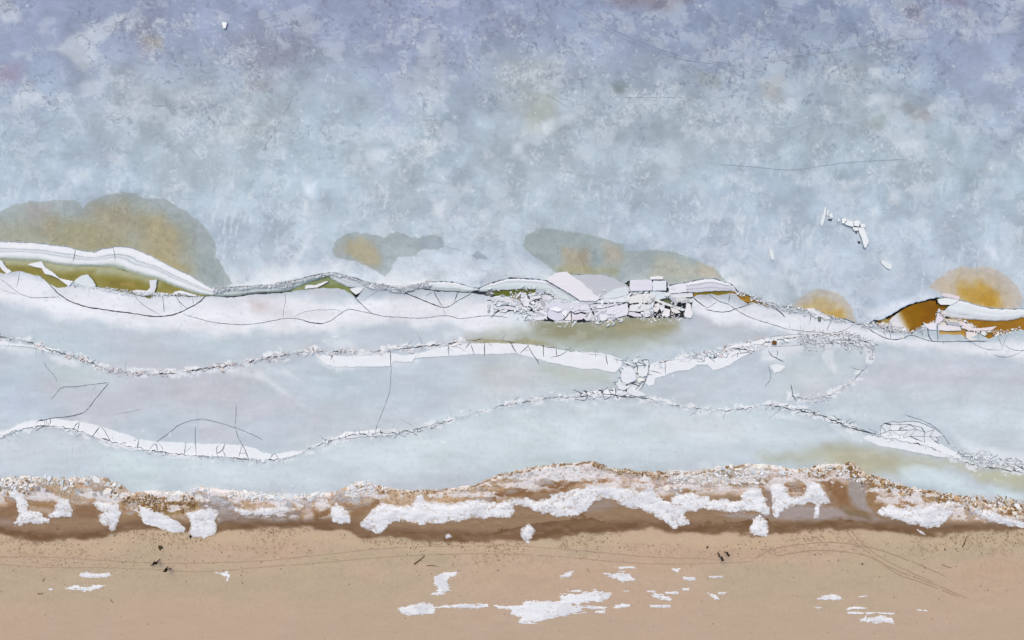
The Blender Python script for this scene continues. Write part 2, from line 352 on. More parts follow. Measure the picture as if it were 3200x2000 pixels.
pblob('h 30,290 200,180 480,150 900,140 900,300 700,420 300,600 240,560 60,600', (196, 208, 216), 20, .7, 8)
pblob('h 300,400 500,380 560,520 340,590', (208, 210, 220), 24, .7, 8)
for t in ['h 500,190 520,160 640,330 620,350', 'h 560,200 600,190 660,330 640,360', 'h 530,110 620,130 620,200 530,170']:
    pblob(t, (222, 226, 234), 5, .75, 3)
# the big right hand plate, the lower plate
pblob('h 960,220 1700,170 2000,260 1700,420 1000,440', (199, 201, 214), 50, .8, 16)
pblob('h 1000,420 1800,400 1700,600 1300,640', (201, 204, 215), 50, .6, 16)
pblob('h 1250,640 2419,560 P 3400,1300 h 2419,1050 1900,980 1600,820', (203, 216, 226), 60, .85, 20)
pblob('h 1750,900 1950,1040 2419,1100 P 3400,1420 3400,1470 h 2419,1260 1900,1100', (222, 228, 238), 14, .85, 8)
pblob('h 500,560 1000,480 1260,700 1250,800 900,830 600,740', (200, 212, 220), 20, .6, 8)
pblob('e -100,900 400,870 1000,1010 1200,1100 1000,1250 -100,1250', (203, 211, 222), 60, .85, 20)
pblob('e 850,1000 1600,1120 2419,1180 f 1000,960 2419,700 g 900,640 h 0,720 600,860 800,980 0,1120 g 2000,1180 500,1140 f 1700,1320 500,1400 e 2419,1440 1300,1420 900,1150', (204, 217, 226), 60, .95, 20)
pblob('g 1300,700 2300,760 2100,1000 1500,940', (210, 214, 224), 60, .6, 20)
pblob('f 1500,920 1560,930 1700,1050 1560,1000', (218, 228, 236), 10, .6, 4)
pblob('g 0,720 150,780 450,960 600,1020 400,960 0,780', (214, 226, 234), 12, .7, 5)
for t in ['g 560,640 700,640 770,690 640,700', 'g 1720,690 1960,740 1880,760 1760,745', 'h 0,720 300,760 420,800 330,820 40,760', 'f 60,1210 180,1180 420,1130 380,1170 180,1215', 'f 600,1090 760,1000 720,1060 600,1110', 'h 590,850 760,880 960,950 960,1010 800,990 640,900']:
    pblob(t, (220, 228, 236), 7, .7, 4)
pblob('h -100,1130 300,1100 700,1010 1100,1080 1500,1150 1750,1165 2000,1240 P 3400,1460 3400,1560 h 2419,1500 2100,1390 1700,1240 1300,1290 900,1290 500,1200 0,1180', (182, 186, 172), 26, .95, 10)
pblob('h 520,1040 900,1090 1230,1130 1200,1260 900,1300 700,1240', (178, 174, 152), 26, .8, 8)
pblob('h 1900,1260 2419,1330 2419,1420 2000,1360', (188, 188, 166), 20, .8, 8)
pblob('h 1250,1250 1500,1240 1900,1400 2419,1480 2419,1540 1700,1470 1300,1360', (204, 220, 228), 16, .9, 8)
pblob('e 1080,1180 1500,1250 1400,1380 1150,1400', (196, 214, 216), 40, .6, 12)
pblob('g -200,1260 300,1150 900,1190 1500,1240 900,1250 200,1280', (186, 198, 204), 18, .6, 6)

STAIN_DEFS = {}  # melt stains on the lake ice, painted where their sheets lie
def apply_blobs(c, px, py, blobs):
    for k, (P, col, soft, a, warp) in enumerate(blobs):
        m = near(px, py, P, soft + warp + 2)
        if not m.any(): continue
        x = px[m]; y = py[m]
        if warp:
            f = 0.5 / max(warp, 4)
            x2 = x + warp * 2.2 * (fbm(x * f * .6, y * f * .6, 31 + k, 3) - .5); y2 = y + warp * 2.2 * (fbm(x * f * .6, y * f * .6, 77 + k, 3) - .5)
        else: x2, y2 = x, y
        d = sdf_poly(x2, y2, P)
        w = a * sstep(soft, -soft, d)
        c[m] = mixc(c[m], col, w)
    return c
def lake_col(px, py):
    t = np.clip(py / 850.0, -0.4, 1.2)
    c = np.empty(px.shape + (3,))
    for k, v in enumerate([(146, 156, 164, 174, 183), (161, 172, 182, 191, 197), (194, 199, 199, 206, 212)]):
        c[..., k] = np.interp(t, [0, .25, .5, .75, 1], v)
    big = fbm(px / 300, py / 240, 3, 3)
    c = mixc(c, (166, 180, 186), sstep(.5, .68, big) * .3 * sstep(-.1, .35, t))
    c = mixc(c, (164, 178, 202), sstep(.5, .34, big) * .3)
    c = apply_blobs(c, px, py, BLOBS)
    wxp = px + 26 * (fbm(px / 34, py / 34, 5, 3) - .5); wyp = py + 26 * (fbm(px / 34, py / 34, 9, 3) - .5)
    cloud = fbm(wxp / 80, wyp / 80, 13, 6, .6)
    c = c * (1 + .30 * (cloud - .5) + .05 * (fbm(px / 24 + py / 40, py / 9 - px / 90, 17, 3) - .5))[..., None]
    bl = sstep(.56, .68, fbm(wxp / 70 + 40, wyp / 60, 15, 6, .58)) * .36
    c = mixc(c, (206, 215, 228), bl)
    # frost crusts: clustered specks
    clus = sstep(.54, .70, fbm(px / 95, py / 80, 21, 5))
    rid = 1 - 2 * np.abs(fbm(wxp / 13, wyp / 13, 23, 3) - .5); sp2 = fbm(px / 16.0, py / 16.0, 25, 3)
    c = mixc(c, (214, 222, 232), clus * sstep(.86, .99, rid) * .55)
    c = mixc(c, (206, 216, 227), clus * sstep(.50, .68, sp2) * .30)
    cr = sstep(.585, .65, fbm(wxp / 42, wyp / 38, 27, 4)) * sstep(.42, .6, fbm(px / 210, py / 170, 29, 2))
    c = mixc(c, (218, 226, 235), cr * sstep(.50, .60, fbm(px / 6.5, py / 6.5, 33, 2)) * .36)
    bru = sstep(.60, .72, fbm(px / 10 + py / 60, py / 38, 35, 4)) * sstep(430, 620, py) * sstep(.42, .6, fbm(px / 120, py / 90, 37, 2))
    c = mixc(c, (212, 221, 232), bru * .5)
    # dark veins and bare specks, denser far out
    far = sstep(620, 150, py)
    v1 = np.abs(fbm(wxp / 46, wyp / 46, 41, 4) - .5)
    c = mixc(c, (118, 130, 156), (sstep(.024, .004, v1) * sstep(.45, .62, fbm(px / 120, py / 110, 43, 2)) * (.22 + .45 * far)))
    dk = sstep(.46, .64, fbm(px / 100, py / 90, 51, 3)) * far
    c = mixc(c, (112, 122, 150), dk * sstep(.56, .78, fbm(px / 10, py / 10, 53, 4)) * .42)
    c = mixc(c, (233, 238, 244), sstep(.93, .97, vnoise(px / 6.2, py / 6.2, 61)) * .6 * sstep(.5, .64, fbm(px / 130, py / 130, 63, 2)))
    c = c * (1 - .06 * sstep(480, 40, py))[..., None]
    # drifted snow fringe by the ridge
    e = yline(LIP, px) - py
    fr = sstep(75, 0, e + 40 * (fbm(px / 22, py / 40, 71, 4) - .5)) * sstep(.40, .62, fbm(px / 70, py / 46, 73, 3)) * ((px > 700) & (px < 1500) | (px > 2250) & (px < 2420))
    c = mixc(c, (224, 229, 238), fr * .8)
    return c
def plate_col(px, py):
    c = np.empty(px.shape + (3,)); c[:] = (189, 200, 213)
    big = fbm(px / 260, py / 120, 103, 3)
    c = mixc(c, (192, 195, 206), sstep(.52, .7, big) * .6)
    c = mixc(c, (184, 201, 212), sstep(.48, .3, big) * .6)
    c = apply_blobs(c, px, py, PBLOBS)
    cl = fbm(px / 90, py / 34, 113, 5)
    c = c * (1 + .11 * (cl - .5))[..., None]
    st = fbm(px / 40 + py / 90, py / 6, 117, 4)
    c = c * (1 + .05 * (st - .5))[..., None]
    sn = sstep(.62, .74, fbm(px / 55, py / 16, 123, 4))
    c = mixc(c, (222, 228, 236), sn * .18)
    c = mixc(c, (170, 180, 190), sstep(.80, .90, vnoise(px / 5, py / 5, 131)) * .25)
    # snow and crumbs thrown up beside the seams
    d = np.minimum(dist_line(px, py, SEAM1), np.minimum(dist_line(px, py, SEAM2), np.minimum(dist_line(px, py, SEAM1R), dist_line(px, py, LOOP))))
    nz = fbm(px / 30, py / 12, 141, 5, .6); thr = .46 + .34 * sstep(3, 26, d)
    c = mixc(c, (230, 233, 241), sstep(thr, thr + .05, nz) * .85 * (d < 60))
    gr = sstep(.55, .7, fbm(px / 12, py / 8, 151, 4)) * sstep(14, 2, d)
    c = mixc(c, (166, 172, 182), gr * .5)
    return c
def water_col(px, py):
    c = np.empty(px.shape + (3,)); c[:] = (52, 56, 60)
    d = np.minimum(dist_line(px, py, SEAM1), np.minimum(dist_line(px, py, SEAM2), np.minimum(dist_line(px, py, SEAM1R), dist_line(px, py, LOOP))))
    d = np.minimum(d, dist_line(px, py, JUNC) - 14)
    s1 = np.interp(px, np.concatenate([SEAM1[:, 0], SEAM1E[:, 0], SEAM1R[:, 0], [2720, 3360]]), np.concatenate([SEAM1[:, 1], SEAM1E[:, 1], SEAM1R[:, 1], [1110, 1140]]))
    c = mixc(c, (116, 126, 136), sstep(-6, 10, py - s1))          # slush instead of open water under the thin inner plates
    c = mixc(c, (128, 134, 142), sstep(16, 9, d))
    return c

# ------------------------------------------------------------------ the setting: lake ice, water, sand
def spread(lo, hi, step, out, n):
    """dense inside, growing outside"""
    inner = np.arange(lo, hi + step * .5, step)
    g = np.geomspace(step * 2, out, n)
    return np.concatenate([lo - g[::-1], inner, hi + g])
def lake_z(px, py):
    e = yline(LIP, px) - py
    up = .10 * np.exp(-np.clip(e, 0, None) / 14.0)
    return up + .05 * (fbm(px / 40, py / 40, 201, 4) - .5) + .03 * (fbm(px / 9, py / 9, 205, 3) - .5)
xs = spread(-60, 3260, 3.0, 40000, 14)
tt = np.concatenate([-np.geomspace(.005, 60, 14)[::-1], np.linspace(0, 1, 330)])
lipx = xs.copy(); lipy = yline(LIP, lipx)
jag = 3.2 * (fbm(lipx / 9, lipx * 0 + 3.3, 211, 4) - .5) * 2
lipy = lipy + jag
LIPJ = np.stack([lipx, lipy], 1)
Y = -60 + tt[:, None] * (lipy[None, :] + 60); X = np.repeat(xs[None, :], len(tt), 0)
C = lake_col(X, Y); Z = lake_z(X, Y)
# broken edge face going down
X = np.vstack([X, X[-1:], X[-1:]]); Y = np.vstack([Y, Y[-1:] + .4, Y[-1:] + .4]); Z = np.vstack([Z, Z[-1:] - .05, Z[-1:] * 0 - .45])
ed = np.empty((1,) + C.shape[1:]); ed[:] = (196, 208, 216); C = np.concatenate([C, ed, ed * .9], 0)
lake = obj('lake_ice', grid_mesh('lake_ice', X, Y, Z, alb(C)), M_LAKE); tag(lake, 'mottled blue grey frozen lake beyond the pressure ridge', kind='structure')

wxs = spread(-160, 3360, 7.0, 3000, 4); wys = np.arange(740, 1660, 7.0)
X, Y = np.meshgrid(wxs, wys)
water = obj('lake_water', grid_mesh('lake_water', X, Y, np.full(X.shape, -.30), alb(water_col(X, Y))), M_WATER); tag(water, 'dark lake water under the broken ice', kind='structure')

def sand_z(px, py):
    base = np.interp(py, [1300, 1450, 1540, 1600, 1660, 1720, 2000, 8000], [-.9, -.42, -.12, .02, .12, .20, .45, 6.0])
    return base + .05 * (fbm(px / 70, py / 40, 301, 3) - .5) + .02 * (fbm(px / 14, py / 10, 303, 3) - .5)
TRACKS = [pts(t) for t in ['i 1400,905 j 0,890 300,860 600,830 900,795 1200,775 1500,770 2016,765 k 400,790 800,830 1200,860 1600,870',
    'i 1170,950 1500,970 1750,965 j 0,935 400,910 800,870 1300,835 2016,825 k 500,860 1000,910 1600,905 1900,890', 'i -40,905 400,940 800,935 1170,950', 'i -40,855 400,850 900,890 1400,905',
    'k 1900,870 l 0,800 200,760 400,740 550,740 700,760 850,790 1000,840 1200,920 1400,1010', 'l 60,850 250,810 400,800 600,810 750,835 830,870 1000,960 1200,1030 1400,1110 1560,1180',
    'l 600,640 700,760 850,870 1000,990 1200,1050 1500,1170', 'l 640,630 740,760 900,870 1100,970 1300,1050']]
def sand_col(px, py):
    c = np.empty(px.shape + (3,)); c[:] = (189, 167, 148)
    b = fbm(px / 260, py / 140, 311, 3)
    c = mixc(c, (182, 166, 144), sstep(.5, .7, b) * .8); c = mixc(c, (190, 165, 145), sstep(.5, .32, b) * .8)
    c = c * (1 + .055 * (fbm(px / 60, py / 18, 313, 4) - .5))[..., None]
    c = c * (1 + .07 * (fbm(px / 6, py / 5, 315, 3) - .5))[..., None]
    low = sstep(1700, 2000, py); c = mixc(c, (184, 163, 147), low * .6)
    # damp rim and wet sand
    yw = yline(WET, px) - 3 + 34 * (fbm(px / 60, py / 40, 321, 5, .58) - .5)
    c = mixc(c, (196, 174, 148), sstep(26, 6, np.abs(py - yw - 26)) * .55)
    spk = sstep(.60, .72, fbm(px / 4.5, py / 4.5, 331, 2)) * sstep(110, 10, py - yw) * sstep(.42, .6, fbm(px / 120, py / 40, 333, 2))
    c = mixc(c, (128, 106, 84), spk * .55)
    w = sstep(7, -6, py - yw); c = mixc(c, (124, 98, 76), w)
    w2 = sstep(.42, .62, fbm(px / 70, py / 20, 341, 5, .58)) * w; c = mixc(c, (108, 82, 60), w2 * .7); c = mixc(c, (146, 124, 104), sstep(.60, .70, fbm(px / 26, py / 9, 345, 4)) * w * .4)
    g = fbm(px / 60, py / 12, 343, 3); c = mixc(c, (150, 138, 132), sstep(.58, .72, g) * w * .15)
    return c
xs = spread(-60, 3260, 4.0, 40000, 12)
ys = np.concatenate([np.arange(1380, 2080, 4.0), 2080 + np.geomspace(8, 40000, 14)])
X, Y = np.meshgrid(xs, ys); Z = sand_z(X, Y)
sand = obj('sand_beach', grid_mesh('sand_beach', X, Y, Z, alb(sand_col(X, Y))), M_SAND); tag(sand, 'tan sand beach with a wet brown rim', kind='structure')
# ------------------------------------------------------------------ lines on ground: cracks, tyre tracks
def chaikin(P, n=2):
    P = np.asarray(P, float)
    for _ in range(n):
        Q = .75 * P[:-1] + .25 * P[1:]; R = .25 * P[:-1] + .75 * P[1:]
        P = np.vstack([P[:1], np.stack([Q, R], 1).reshape(-1, 2), P[-1:]])
    return P
def resample(P, step):
    d = np.concatenate([[0], np.cumsum(np.hypot(*np.diff(P, axis=0).T))])
    n = max(2, int(d[-1] / step) + 1); s = np.linspace(0, d[-1], n)
    return np.stack([np.interp(s, d, P[:, 0]), np.interp(s, d, P[:, 1])], 1), s
def normals(P):
    t = np.gradient(P, axis=0); t /= (np.hypot(t[:, 0], t[:, 1])[:, None] + 1e-9)
    return np.stack([-t[:, 1], t[:, 0]], 1)
def ribbon(name, P, width, zf, col, mat, parent, seed=1, jit=1.0, gap=0.0, sink=.012, lift=.006):
    P, s = resample(chaikin(P), 4.0); n = normals(P)
    P = P + n * (jit * 2 * (fbm(s / 14, s * 0 + seed, seed, 3) - .5))[:, None]
    w = width * (.55 + .9 * fbm(s / 18, s * 0, seed + 5, 3)) * np.clip(np.minimum(np.arange(len(P)), np.arange(len(P))[::-1]) / 4.0 + .15, 0, 1)
    rows = []; cols = []
    prof = [(-.5, -.02), (-.32, lift), (0, lift - sink), (.32, lift), (.5, -.02)]; K = len(prof)
    for k, (o, dz) in enumerate(prof):
        q = P + n * (o * w)[:, None]; rows.append(np.column_stack([wx(q[:, 0]), wy(q[:, 1]), zf(q[:, 0], q[:, 1]) + dz]))
        cc = np.empty((len(P), 3)); cc[:] = col; cc *= (1 + .16 * (fbm(s / 6, s * 0 + k, seed + 9, 2) - .5))[:, None]; cols.append(alb(cc))
    N = len(P); V = np.concatenate(rows); i = np.arange(N - 1)
    keep = fbm(s / 22, s * 0 + 2, seed + 13, 3)[:-1] > gap
    i = i[keep]
    if len(i) == 0: return None
    q = np.concatenate([np.stack([i + k * N, i + 1 + k * N, i + 1 + (k + 1) * N, i + (k + 1) * N], 1) for k in range(K - 1)])
    me = mesh_np(name, V, [q], np.concatenate(cols), True)
    o = obj(name, me, mat, parent); return o
for k, (t, w, c, j, g) in enumerate([('m 1470,0 1520,75 1600,190 1650,330 1700,440', 2.0, (140, 150, 170), 5, .42), ('m 2340,220 2250,400 2150,570 2010,800 1920,980 1830,1120', 3.0, (142, 152, 164), 8, .44),
        ('m 1840,610 1960,790 2010,810', 2.5, (146, 156, 166), 5, .4), ('m 1050,745 1200,752 1330,765', 2.5, (150, 158, 168), 4, .3), ('m 1840,150 2000,90', 2.0, (140, 146, 165), 1, .3),
        ('n 1575,0 1700,95 1850,195 2000,275 2200,355 2420,425 o 150,445 380,468', 1.7, (130, 142, 162), .8, .3), ('n 1600,0 1725,88 1870,182 2020,260 2215,338 2420,402 o 150,430 340,452', 1.6, (134, 146, 166), .8, .36),
        ('n 1640,0 1760,100 1900,200 2080,280 2240,345', 1.4, (140, 152, 172), .8, .40),
        ('o 560,442 800,412 1000,380 1150,355 1400,310 1780,265', 1.9, (140, 148, 160), 1, .32), ('o 700,410 1000,370 1400,300 1700,262', 1.4, (144, 152, 166), 1, .40), ('o 700,50 800,68 890,82', 2.2, (138, 146, 166), 1, .25),
        ('o 250,1165 480,1180 560,1188 700,1205 860,1200 1040,1165 1300,1140 1580,1130', 2.6, (146, 164, 174), .8, .12), ('o 2120,240 2400,240', 1.8, (150, 156, 175), 1, .3),
        ('n 1440,660 1540,720 1600,760', 2.2, (140, 154, 162), 1, .2), ('n 2000,690 2380,690', 2.0, (150, 162, 170), 1, .25), ('b 1760,505 1900,545 1960,555', 2.2, (146, 164, 176), 1, .1),
        ('o 270,30 260,130 230,220', 1.6, (140, 148, 172), 2, .3), ('a 140,440 170,462 215,455', 4, (92, 86, 66), 2, .1), ('a 450,455 490,470 545,440', 3, (96, 88, 66), 1, .1),
        ('a 1900,800 1945,755', 3, (104, 110, 112), 1, .1), ('c 540,780 600,730 640,720', 2.2, (124, 108, 72), 1, .1), ('c 640,600 680,700 720,770', 2.2, (124, 104, 74), 1, .1)]):
    ribbon('crack', pts(t), w, lambda a, b: lake_z(a, b) + (.012 if False else 0), c, M_LAKE, lake, 400 + k, j, g, lift=.02)
for k, (t, w) in enumerate([('n 1985,775 2130,630', 2), ('d 500,330 540,140', 8), ('d 575,150 595,80', 6), ('d 610,160 635,80', 6), ('d 545,250 565,170', 4), ('d 980,260 1030,130', 6)]):
    ribbon('frost_streak', pts(t), w, lake_z, (204, 213, 224), M_LAKE, lake, 450 + k, 2, .3, lift=.022)
for k, T in enumerate(TRACKS):
    ribbon('tyre_track', T, 4.0 if k < 4 else 5.0, lambda a, b: sand_z(a, b), (173, 151, 131) if k < 4 else (168, 146, 126), M_SAND, sand, 480 + k, 1.2, .2, lift=.016)

# ------------------------------------------------------------------ fast ice: cut into plates along its cracks
CRACKS = []
def crack(t, w=1.4, jit=1.2, taper=True): CRACKS.append((pts(t), w, jit, taper))
crack('a 0,820 60,860 140,930 200,970 290,1000 400,998 560,990', 1.5)
crack('P -170,880 a 0,820', 1.5)
crack('a 385,780 460,860 530,940 600,1000 700,1050 830,1090 1000,1115 1120,1130 1280,1150 1440,1178 1600,1170 1700,1140 1770,1105 1850,1065 1920,1010 1955,970', 3.4, 1.6, False)
crack('a 0,910 60,945 180,970', .9)
crack('a 190,740 180,800 175,840 150,905', 1.6)
crack('a 560,820 565,870 545,905', 2.2); crack('a 545,905 600,900 635,860', 1.5)
crack('a 1270,960 1310,1030 1400,1100 1510,1160', 1.5); crack('a 1540,975 1545,1060 1550,1140', 2.0)
crack('a 1660,975 1690,1030 1720,1060 1772,1110', 1.7); crack('a 1690,1030 1730,1125', 1.0); crack('a 1820,985 1830,1078', 1.7); crack('a 845,880 842,930 840,1000', .9)
crack('a 1720,1150 1850,1190 2000,1230 2180,1250 2300,1255 b 0,1245 120,1225 260,1195 360,1190 440,1210 520,1235 640,1245 720,1210 800,1150 860,1110 910,1108 1000,1130 1110,1152 1200,1175 '
      '1350,1185 1560,1195 1680,1180 1770,1165 1850,1175 1910,1200 2000,1190 2120,1172 2280,1168 2380,1190', 1.6)
crack('b 440,1208 520,1235 640,1247', 2.6)
crack('b 350,1185 440,1135 560,1115 700,1112 780,1115 828,1138', .9); crack('b 275,940 280,1040 260,1110 258,1198', 1.0)
crack('b 930,990 990,1055 1050,1110 1110,1158', 2.2); crack('b 1010,925 960,980 935,1008', 4.5)
crack('b 1375,938 1500,990 1620,1040 1740,1090 1775,1092', 3.0); crack('b 1680,930 1720,1020 1770,1094', 1.9); crack('b 1740,1090 1820,1090 1900,1030 2060,945', 2.0); crack('b 1915,935 1900,970 1875,1035', 2.6)
crack('b 1770,1090 1785,1168', .9); crack('b 1000,1030 1090,975 1150,935', .9); crack('b 1600,985 1680,935', 1.2)
crack('c 1850,960 1960,1040 2050,1060 2130,1120 2250,1190 2419,1240 d 100,1270 200,1305', 1.6); crack('c 1700,985 1780,1060 1835,1088', 2.6); crack('c 2060,950 2045,1060', 2.2)
crack('c 1825,1108 1920,1130 2020,1138 2110,1105 2220,1070 2290,1040', 2.2); crack('c 1940,1035 1870,1085 1820,1100', 1.6)
crack('d 195,1300 310,1310 480,1330 620,1335 720,1310 815,1250', 1.5); crack('d 205,1240 210,1308', 1.2); crack('d 305,1250 310,1316', 1.2); crack('d 385,1255 410,1165 365,1125', 2.0); crack('d 550,1310 610,1195', 2.2)
crack('d -20,1060 60,1095 130,1145 165,1190', 3.0); crack('d 300,1365 340,1420 320,1440', 1.4); crack('d 340,1420 380,1395 470,1400', 1.4); crack('d 600,1400 660,1440 730,1420 800,1440', 1.5)
crack('d 750,1370 820,1420 900,1430', 1.3)
crack('d 940,1280 970,1310 1060,1360 1160,1395 1260,1390 1350,1345 1460,1385 1530,1410 1640,1415 1790,1410 1910,1412 2080,1408', 2.4, 1.4)
crack('d 1155,1320 1160,1397', 2.0); crack('d 1090,1295 1110,1375', 1.3); crack('d 1455,1285 1460,1388', 1.6); crack('d 1505,1255 1518,1370 1560,1412', 3.0); crack('d 1592,1235 1602,1415', 2.6); crack('d 1985,1335 1990,1412', 2.0)
crack('d 2160,1350 2190,1410 2215,1465', 1.7); crack('d 2265,1340 2235,1410 2205,1500', 1.7); crack('d 1905,1408 1960,1450 2080,1490 2200,1498', 1.4); crack('d 2225,1435 2300,1490 2419,1500 P 3320,1098', 1.3)
crack('h 2130,180 2230,205 2310,190 2390,148 2470,120', 1.4); crack('d 1660,1415 1640,1460', 1.2); crack('d 1910,1412 1915,1450', 1.2)
crack('d 0,1370 150,1350 400,1345 700,1350', .9); crack('h 0,100 200,95 420,75 620,70', 1.0)
# right side of the middle
crack('h 0,130 30,190 90,215 150,245', 2.4); crack('h 85,130 90,170 80,205', 2.0)
crack('g 2390,480 h 20,420 30,350 0,290', 1.6); crack('h 215,450 230,520 235,575 280,630', 2.2); crack('h 190,590 235,575', 2.0)
# cracks of the white bands
for t, w in [('e 350,860 352,805 400,785', 1.8), ('e 440,840 440,785', 2.4), ('e 482,780 475,845', 2.2), ('e 685,900 720,835 755,805', 2.4), ('e 757,805 735,910', 2.6), ('e 870,960 950,850', 2.6), ('e 950,850 990,890 1065,1020', 2.0),
             ('e 1315,965 1300,1080', 2.4), ('e 1410,1085 1470,995 1505,1105', 2.0), ('e 1475,995 1530,1040 1552,1120', 1.6), ('e 1757,995 1745,1125', 1.8), ('e 1850,850 1842,960 1860,1130', 2.0), ('e 2060,1150 2045,1055 2075,1030', 2.0),
             ('e 2045,1112 2110,1080 2127,1010', 2.4), ('e 2108,1078 2142,1150', 2.6), ('e 2255,1160 2290,1025', 2.2), ('e 2290,1025 2320,1080 2352,1165', 2.4), ('e 2270,1105 2335,1105', 1.8),
             ('e 340,85 342,190', 1.0), ('e 420,95 400,130 410,175', 1.8), ('e 500,115 440,175', 1.4),
             ('f 715,175 730,190 700,230', 1.8), ('f 1270,140 1275,220 1270,290', 2.2), ('f 1815,75 1820,190', 2.0), ('f 1880,85 1990,150', 1.2), ('f 2035,55 1975,120', 2.2), ('f 2030,80 2065,180', 2.0), ('f 2158,50 2160,190', 2.6), ('f 2180,50 2235,100', 1.6),
             ('g -10,60 10,110 50,165', 2.8), ('g 165,80 75,165', 2.2), ('g 110,130 170,140', 1.5), ('g 150,85 190,170 240,230 265,280', 2.0), ('g 297,80 298,200', 2.6), ('g 415,110 420,190', 2.6), ('g 360,205 460,180 530,135', 2.0), ('g 790,150 792,205', 2.0), ('g 885,165 890,210 905,275', 2.6),
             ('f 1145,830 1130,900 1135,935', 1.4), ('f 930,880 935,925', 1.8), ('g 1445,245 1448,360', 2.4), ('g 1290,325 1360,340 1410,352', 2.2), ('g 710,505 705,575', 2.0), ('g 850,500 835,580', 2.0), ('g 640,530 660,580', 1.8), ('g 1090,480 1085,520 1130,560 ', 2.6), ('g 975,480 985,540 950,585', 2.4), ('f 170,1100 220,1160', 1.6), ('f 130,1180 150,1120 190,1110', 1.6)]:
    crack(t, w)
# arcs through the thin ice
for t, w in [('e 1470,1005 1580,930 1700,830 1880,780 2000,800 2210,860 2419,945 f 70,990', 1.6), ('e 2230,640 2230,780 2215,862', 1.3), ('e 2225,862 2250,960 2292,1035', 1.6), ('e 1870,790 1872,850', .9),
             ('e 420,250 440,300 520,380 540,440', 1.4), ('e 480,605 530,540 580,480 700,485 850,460 1030,440', 1.6), ('e 1030,440 980,500 900,600 840,680 790,730 640,765 520,770 350,808', 2.2), ('e 890,465 905,470 880,510', 2.6), ('f 1280,280 1270,520 1220,650 1150,830', 1.1),
             ('e 1100,740 1350,690', .8), ('e 320,1060 325,1130', .8), ('e 685,1040 685,1110', .8), ('h 1280,740 1380,775 1450,790 1560,850 1640,910', 1.6)]:
    crack(t, w)
# seams that cut right through, with rubble in them
for P_, w in [(SEAM1, 5.0), (SEAM1E, 2.2), (SEAM1R, 4.0), (LOOP, 2.2), (SEAM2, 3.6), (JUNC, 6.0), (pts('F 1535,862 1530,890 1515,915 1500,935'), 3.0)]:
    CRACKS.append((P_, w, 5.0, False))
CRACKS.append((pts('h 1060,950 1060,900 1070,840 1150,812 1270,815 1400,800 1560,870 1640,920 1720,1030'), 1.8, 2, False))

rb = random.Random(99)
for P_, gapd, Lm in [(SEAM1, 120, 40), (SEAM1R, 60, 30), (SEAM2, 130, 36), (SEAM1E, 60, 26), (LOOP, 90, 24)]:
    Q_, s_0 = resample(chaikin(P_), 3.0); n_0 = normals(Q_); x_ = 0.0
    while x_ < s_0[-1]:
        x_ += rb.expovariate(1 / gapd) + 6; i_ = min(len(Q_) - 1, int(x_ / 3.0)); sg = rb.choice((-1, 1)); L0 = rb.uniform(.4, 1.0) * Lm
        d0 = n_0[i_] * sg + np.array([rb.uniform(-1.4, 1.4), 0]); m0 = Q_[i_] + d0 * L0 * .55 + np.array([rb.uniform(-3, 3), rb.uniform(-2, 2)]); e0 = m0 + (d0 + np.array([rb.uniform(-.9, .9), 0])) * L0 * .5
        CRACKS.append((np.array([Q_[i_], m0, e0]), rb.uniform(.6, 1.3), .8, True))
        if rb.random() < .4: CRACKS.append((np.array([m0, m0 + np.array([rb.uniform(-14, 14), rb.uniform(-4, 4)])]), rb.uniform(.6, 1.1), .6, True))
SHATTER = []
def shatter(t, size, w, label, asp=1.7, white=True, seed=1):
    R = pts(t); r = random.Random(seed); x0, y0 = R.min(0); x1, y1 = R.max(0); sx, sy = size * asp, size
    nx, ny = int((x1 - x0) / sx) + 3, int((y1 - y0) / sy) + 3
    G = {(i, j): np.array([x0 + (i - 1 + (.5 if j % 2 else 0) + r.uniform(-.5, .5)) * sx, y0 + (j - 1 + r.uniform(-.48, .48)) * sy]) for i in range(nx) for j in range(ny)}
    for (i, j), p in G.items():
        for di, dj in ((1, 0), (0, 1), (1, 1)):
            q = G.get((i + di, j + dj))
            if q is None or r.random() < (.2 if di + dj == 1 else .72): continue
            mid = (p + q) / 2
            if inside(np.array([mid[0]]), np.array([mid[1]]), R)[0]: CRACKS.append((np.array([p, mid + np.array([r.uniform(-1, 1), r.uniform(-1, 1)]), q]), w * r.uniform(.6, 1.3), .5, False))
    SHATTER.append((R, label, white))
def inside(px, py, P):
    r = np.zeros(px.shape, bool); n = len(P)
    for i in range(n):
        ax, ay = P[i]; bx, by = P[(i + 1) % n]
        if ay == by: continue
        c = (ay > py) != (by > py)
        if c.any(): r ^= c & (px < (bx - ax) * (py - ay) / (by - ay) + ax)
    return r
shatter('h 1055,955 1065,850 1150,815 1270,818 1400,850 1520,890 1640,950 1740,1070 1600,1008 1400,978 1200,945', 15, 1.7, 'fan of shattered white plates by the lower right seam', seed=3)
shatter('h 0,655 200,660 380,700 540,745 720,790 900,850 1040,900 1040,950 900,900 700,860 520,790 380,750 200,700 0,690', 11, 1.6, 'narrow belt of shattered plates along the lower seam', seed=5)
shatter('h 1740,1050 1900,1090 2100,1130 2419,1180 P 3360,1450 3360,1500 h 2419,1260 2100,1210 1900,1180 1800,1130', 11, 1.6, 'crushed white belt at the lower right edge', seed=7)
shatter('g 990,420 1060,280 1180,200 1300,230 1290,330 1250,440 1180,480 1250,570 980,580', 15, 2.2, 'shattered white plates around the seam junction', 1.3, seed=9)
shatter('d 560,1370 800,1370 1000,1400 1010,1450 800,1460 560,1440', 12, 1.5, 'shattered patch in the white belt at right', seed=11)
shatter('g 1700,235 1760,195 1900,185 2000,180 2000,130 2060,110 2300,100 2290,150 2100,190 1900,230 1750,250', 11, 1.8, 'shattered strip on the seam right of the junction', seed=13)
